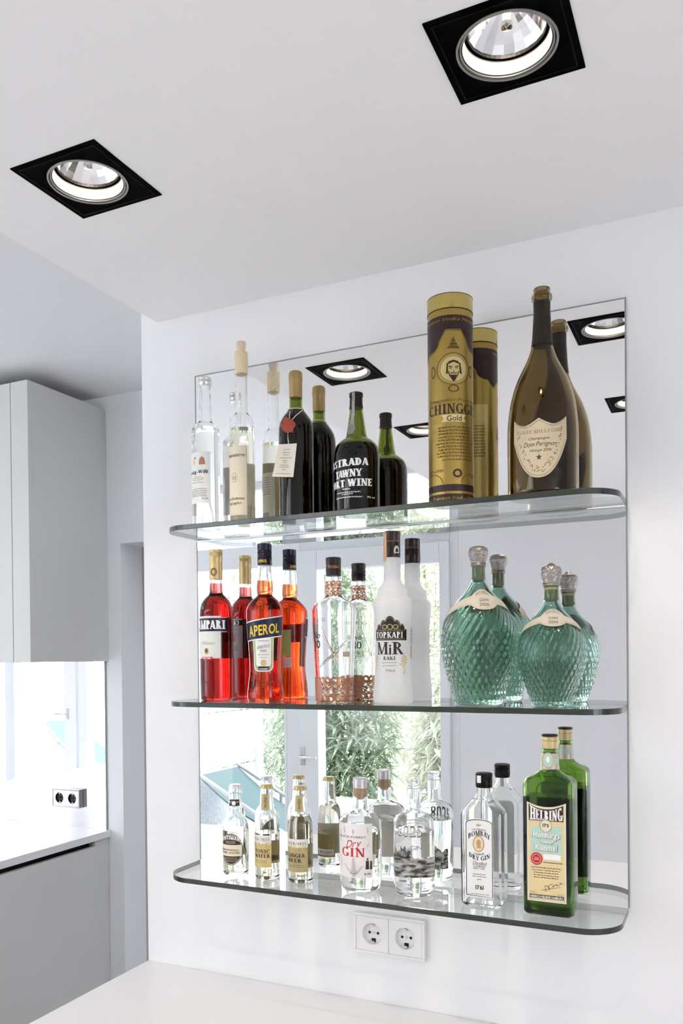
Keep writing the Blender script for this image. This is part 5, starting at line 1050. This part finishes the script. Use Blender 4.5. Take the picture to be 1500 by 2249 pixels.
obj('cap_seal', B(-.0085, -.0012, -.01565, -.0152, b.z(535, .015), b.z(478, .015)), PAPER, b.e)

b = Bottle('liqueur_bottle', 'tall green square liqueur bottle with gold cap and cream-and-mint label', 'bottle', .7847, -.0784, ZBS+e1, 'I', rot=0.0)
zz = lambda y: b.z(y)
wz = [(0, .0395, .0245), (.002, .0415, .0265), (.006, .0430, .0280), (zz(560), .0432, .0285), (zz(530), .0428, .0282), (zz(505), .0405, .0270), (zz(485), .0350, .0245), (zz(468), .0290, .0220), (zz(450), .0220, .0190), (zz(430), .0170, .0165), (zz(400), .0156, .0156), (zz(300), .0139, .0139), (zz(288), .0135, .0135), (zz(282), .0142, .0142), (zz(268), .0142, .0142), (zz(262), .0130, .0130), (zz(240), .0128, .0128)]
b.box_body(GREENG, wz, zz(480), .0095, level=zz(632), t=.0032); b.box_liquid(GREENL, zz(632))
cp = b.ring('screw_cap', [(168, 752, 870), (180, 749, 873), (196, 749, 873), (200, 753, 869), (204, 749, 873), (240, 750, 872), (258, 752, 870)], mat('tan_cap', srgb(206, 184, 136), .4, .3)); b.ring('cap_top', [(150, 756, 866), (156, 748, 874), (166, 749, 873)], DKBROWN, parent=cp)
captext(b, [('Helbing', 'sans', -.011, .011, b.z(222, .014), b.z(198, .014), {'shear': .4})], BROWNI, 0, cp, .0143-b.b(b.z(222))) if False else None
NB = obj('neck_band', MB().lathe([(b.a(z)+.0004, z) for z in [zz(418)+(zz(296)-zz(418))*i/8 for i in range(9)]], 48, cap0=False, cap1=False), mat('silver_band', srgb(196, 184, 164), .4, .3), b.e, smooth=True)
obj('neck_stripe', MB().lathe([(b.a(z)+.0007, z) for z in [zz(372)+(zz(334)-zz(372))*i/4 for i in range(5)]], 48, cap0=False, cap1=False), MINT, NB, smooth=True)
b.oval('neck_medal', 0, b.z(355, .014), .0105, .0135, mat('medal_white', srgb(214, 206, 190), .5), .0012, NB); b.oval('neck_medal_field', 0, b.z(355, .014), .0072, .0098, MINT, .0016, NB); b.oval('neck_medal_figure', 0, b.z(350, .014), .0032, .0052, WHITEINK, .0020, NB); b.oval('neck_medal_ring', 0, b.z(355, .014), .0100, .0130, KHAKI, .0016, NB, inner=.92)
zf = lambda y: b.z(y, .031); kx = b.k*(b.dep-.029)/FPX/cos(.185); X_ = lambda x: (x-797)*kx-.0005
GE = mat('green_emboss', (.55, .80, .38, 1), .02, trans=1, ior=1.3)
b.oval('embossed_ring', X_(790), zf(610), .0165, .0185, GREENG, .0010, inner=.90); b.text([('HH', 'serif', X_(765), X_(815), zf(640), zf(590))], GREENG, None, .0010, name='embossed_monogram')
cv = lambda t: zf(728)+(zf(690)-zf(728))*t*t
L = b.patch('label', X_(645), X_(942), zf(1478), cv, mat('label_white', srgb(222, 216, 200), .5), .0003, cols=24, rows=2)
IN = b.patch('tan_field', X_(655), X_(930), zf(1466), lambda t: cv(t)-.0025, TANL, .0005, L, cols=24, rows=2)
HD = b.patch('black_header', X_(660), X_(923), zf(838), lambda t: cv(t)-.0040, BROWNI, .0007, IN, cols=24, rows=2)
pl, Wd = layout('HELBING', 'fat'); mb = MB()
for p in pl: mb.add([b.pt(X_(672)+(X_(914)-X_(672))*x/Wd, zf(832)+(cv(2*x/Wd-1)-.0062-zf(832))*y, .0010) for x, y in p], [tuple(range(len(p)))])
obj('lettering', mb, WHITEINK, HD)
def wav(t, a): return a*sin(t*7)
MP = b.patch('mint_panel', X_(676), X_(910), lambda t: zf(1096)+.0012*sin(t*5), lambda t: zf(888)+.0025*abs(t)**3-.001*cos(t*6), MINT, .0008, IN, cols=24, rows=2); b.patch('white_scroll', X_(770), X_(900), zf(1142), zf(1098), WHITEINK, .0008, IN, rows=2)
O = b.oval('anniversary_disc', X_(790), zf(876), .0102, .0112, mat('disc_cream', srgb(226, 218, 196), .5), .0011, IN); b.oval('disc_ring', X_(790), zf(876), .0102, .0112, KHAKI, .0013, O, inner=.9); b.text([('175', 'serif', X_(766), X_(814), zf(884), zf(860))], BROWNI, O, .0014)
it = [('Hamburgs', 'bold', X_(690), X_(896), zf(972), zf(928), {'shear': .05}), ('feiner', 'bold', X_(752), X_(852), zf(1016), zf(986), {'shear': .05}), ('K\u00fcmmel', 'bold', X_(706), X_(874), zf(1072), zf(1026), {'shear': .05})]
b.text([(a_, s_, u0-.0007, u1+.0007, z0-.0006, z1+.0004, o_) for a_, s_, u0, u1, z0, z1, o_ in it], INKG, MP, .0011, name='letter_outline'); b.text([(a_, s_, u0, u1-.0003, z0+.0003, z1+.0005, o_) for a_, s_, u0, u1, z0, z1, o_ in it], WHITEINK, MP, .0014)  # dark printed outline under the white lettering
O = b.oval('red_wax_seal', X_(718), zf(1140), .0100, .0108, REDI, .0012, IN); b.oval('seal_ring', X_(718), zf(1140), .0078, .0084, PINKP, .0014, O, inner=.9); b.lines(X_(694), X_(744), [zf(1136), zf(1150)], .0018, PINKP, O, .0014, seed=2, word=.2)
b.lines(X_(770), X_(915), [zf(1168)], .0016, BROWNI, IN, .0008, seed=3, word=.1, jag=0); b.lines(X_(668), X_(915), [zf(y) for y in (1212, 1232, 1252, 1272, 1290)], .0016, BROWNI, IN, .0008, seed=4)
b.stroke('signature', [(X_(770+5*i+14*sin(i*1.1)), zf(1375-2*i+20*sin(i*.9+.5)*(1 if i < 14 else .5))) for i in range(29)], .0006, BROWNI, IN, .0009); b.stroke('signature', [(X_(752+5*i), zf(1386-1.2*i)) for i in range(30)], .0005, BROWNI, IN, .0009)
b.text([('0,7L', 'sans', X_(668), X_(706), zf(1412), zf(1398))], KHAKI, IN, .0008); b.text([('35%vol', 'sans', X_(874), X_(916), zf(1420), zf(1406))], KHAKI, IN, .0008); FT = b.patch('black_footer', X_(662), X_(924), zf(1452), zf(1424), BROWNI, .0007, IN, rows=2); b.text([('HEINRICH HELBING HAMBURG', 'bold', X_(668), X_(918), zf(1448), zf(1430))], WHITEINK, FT, .0010)
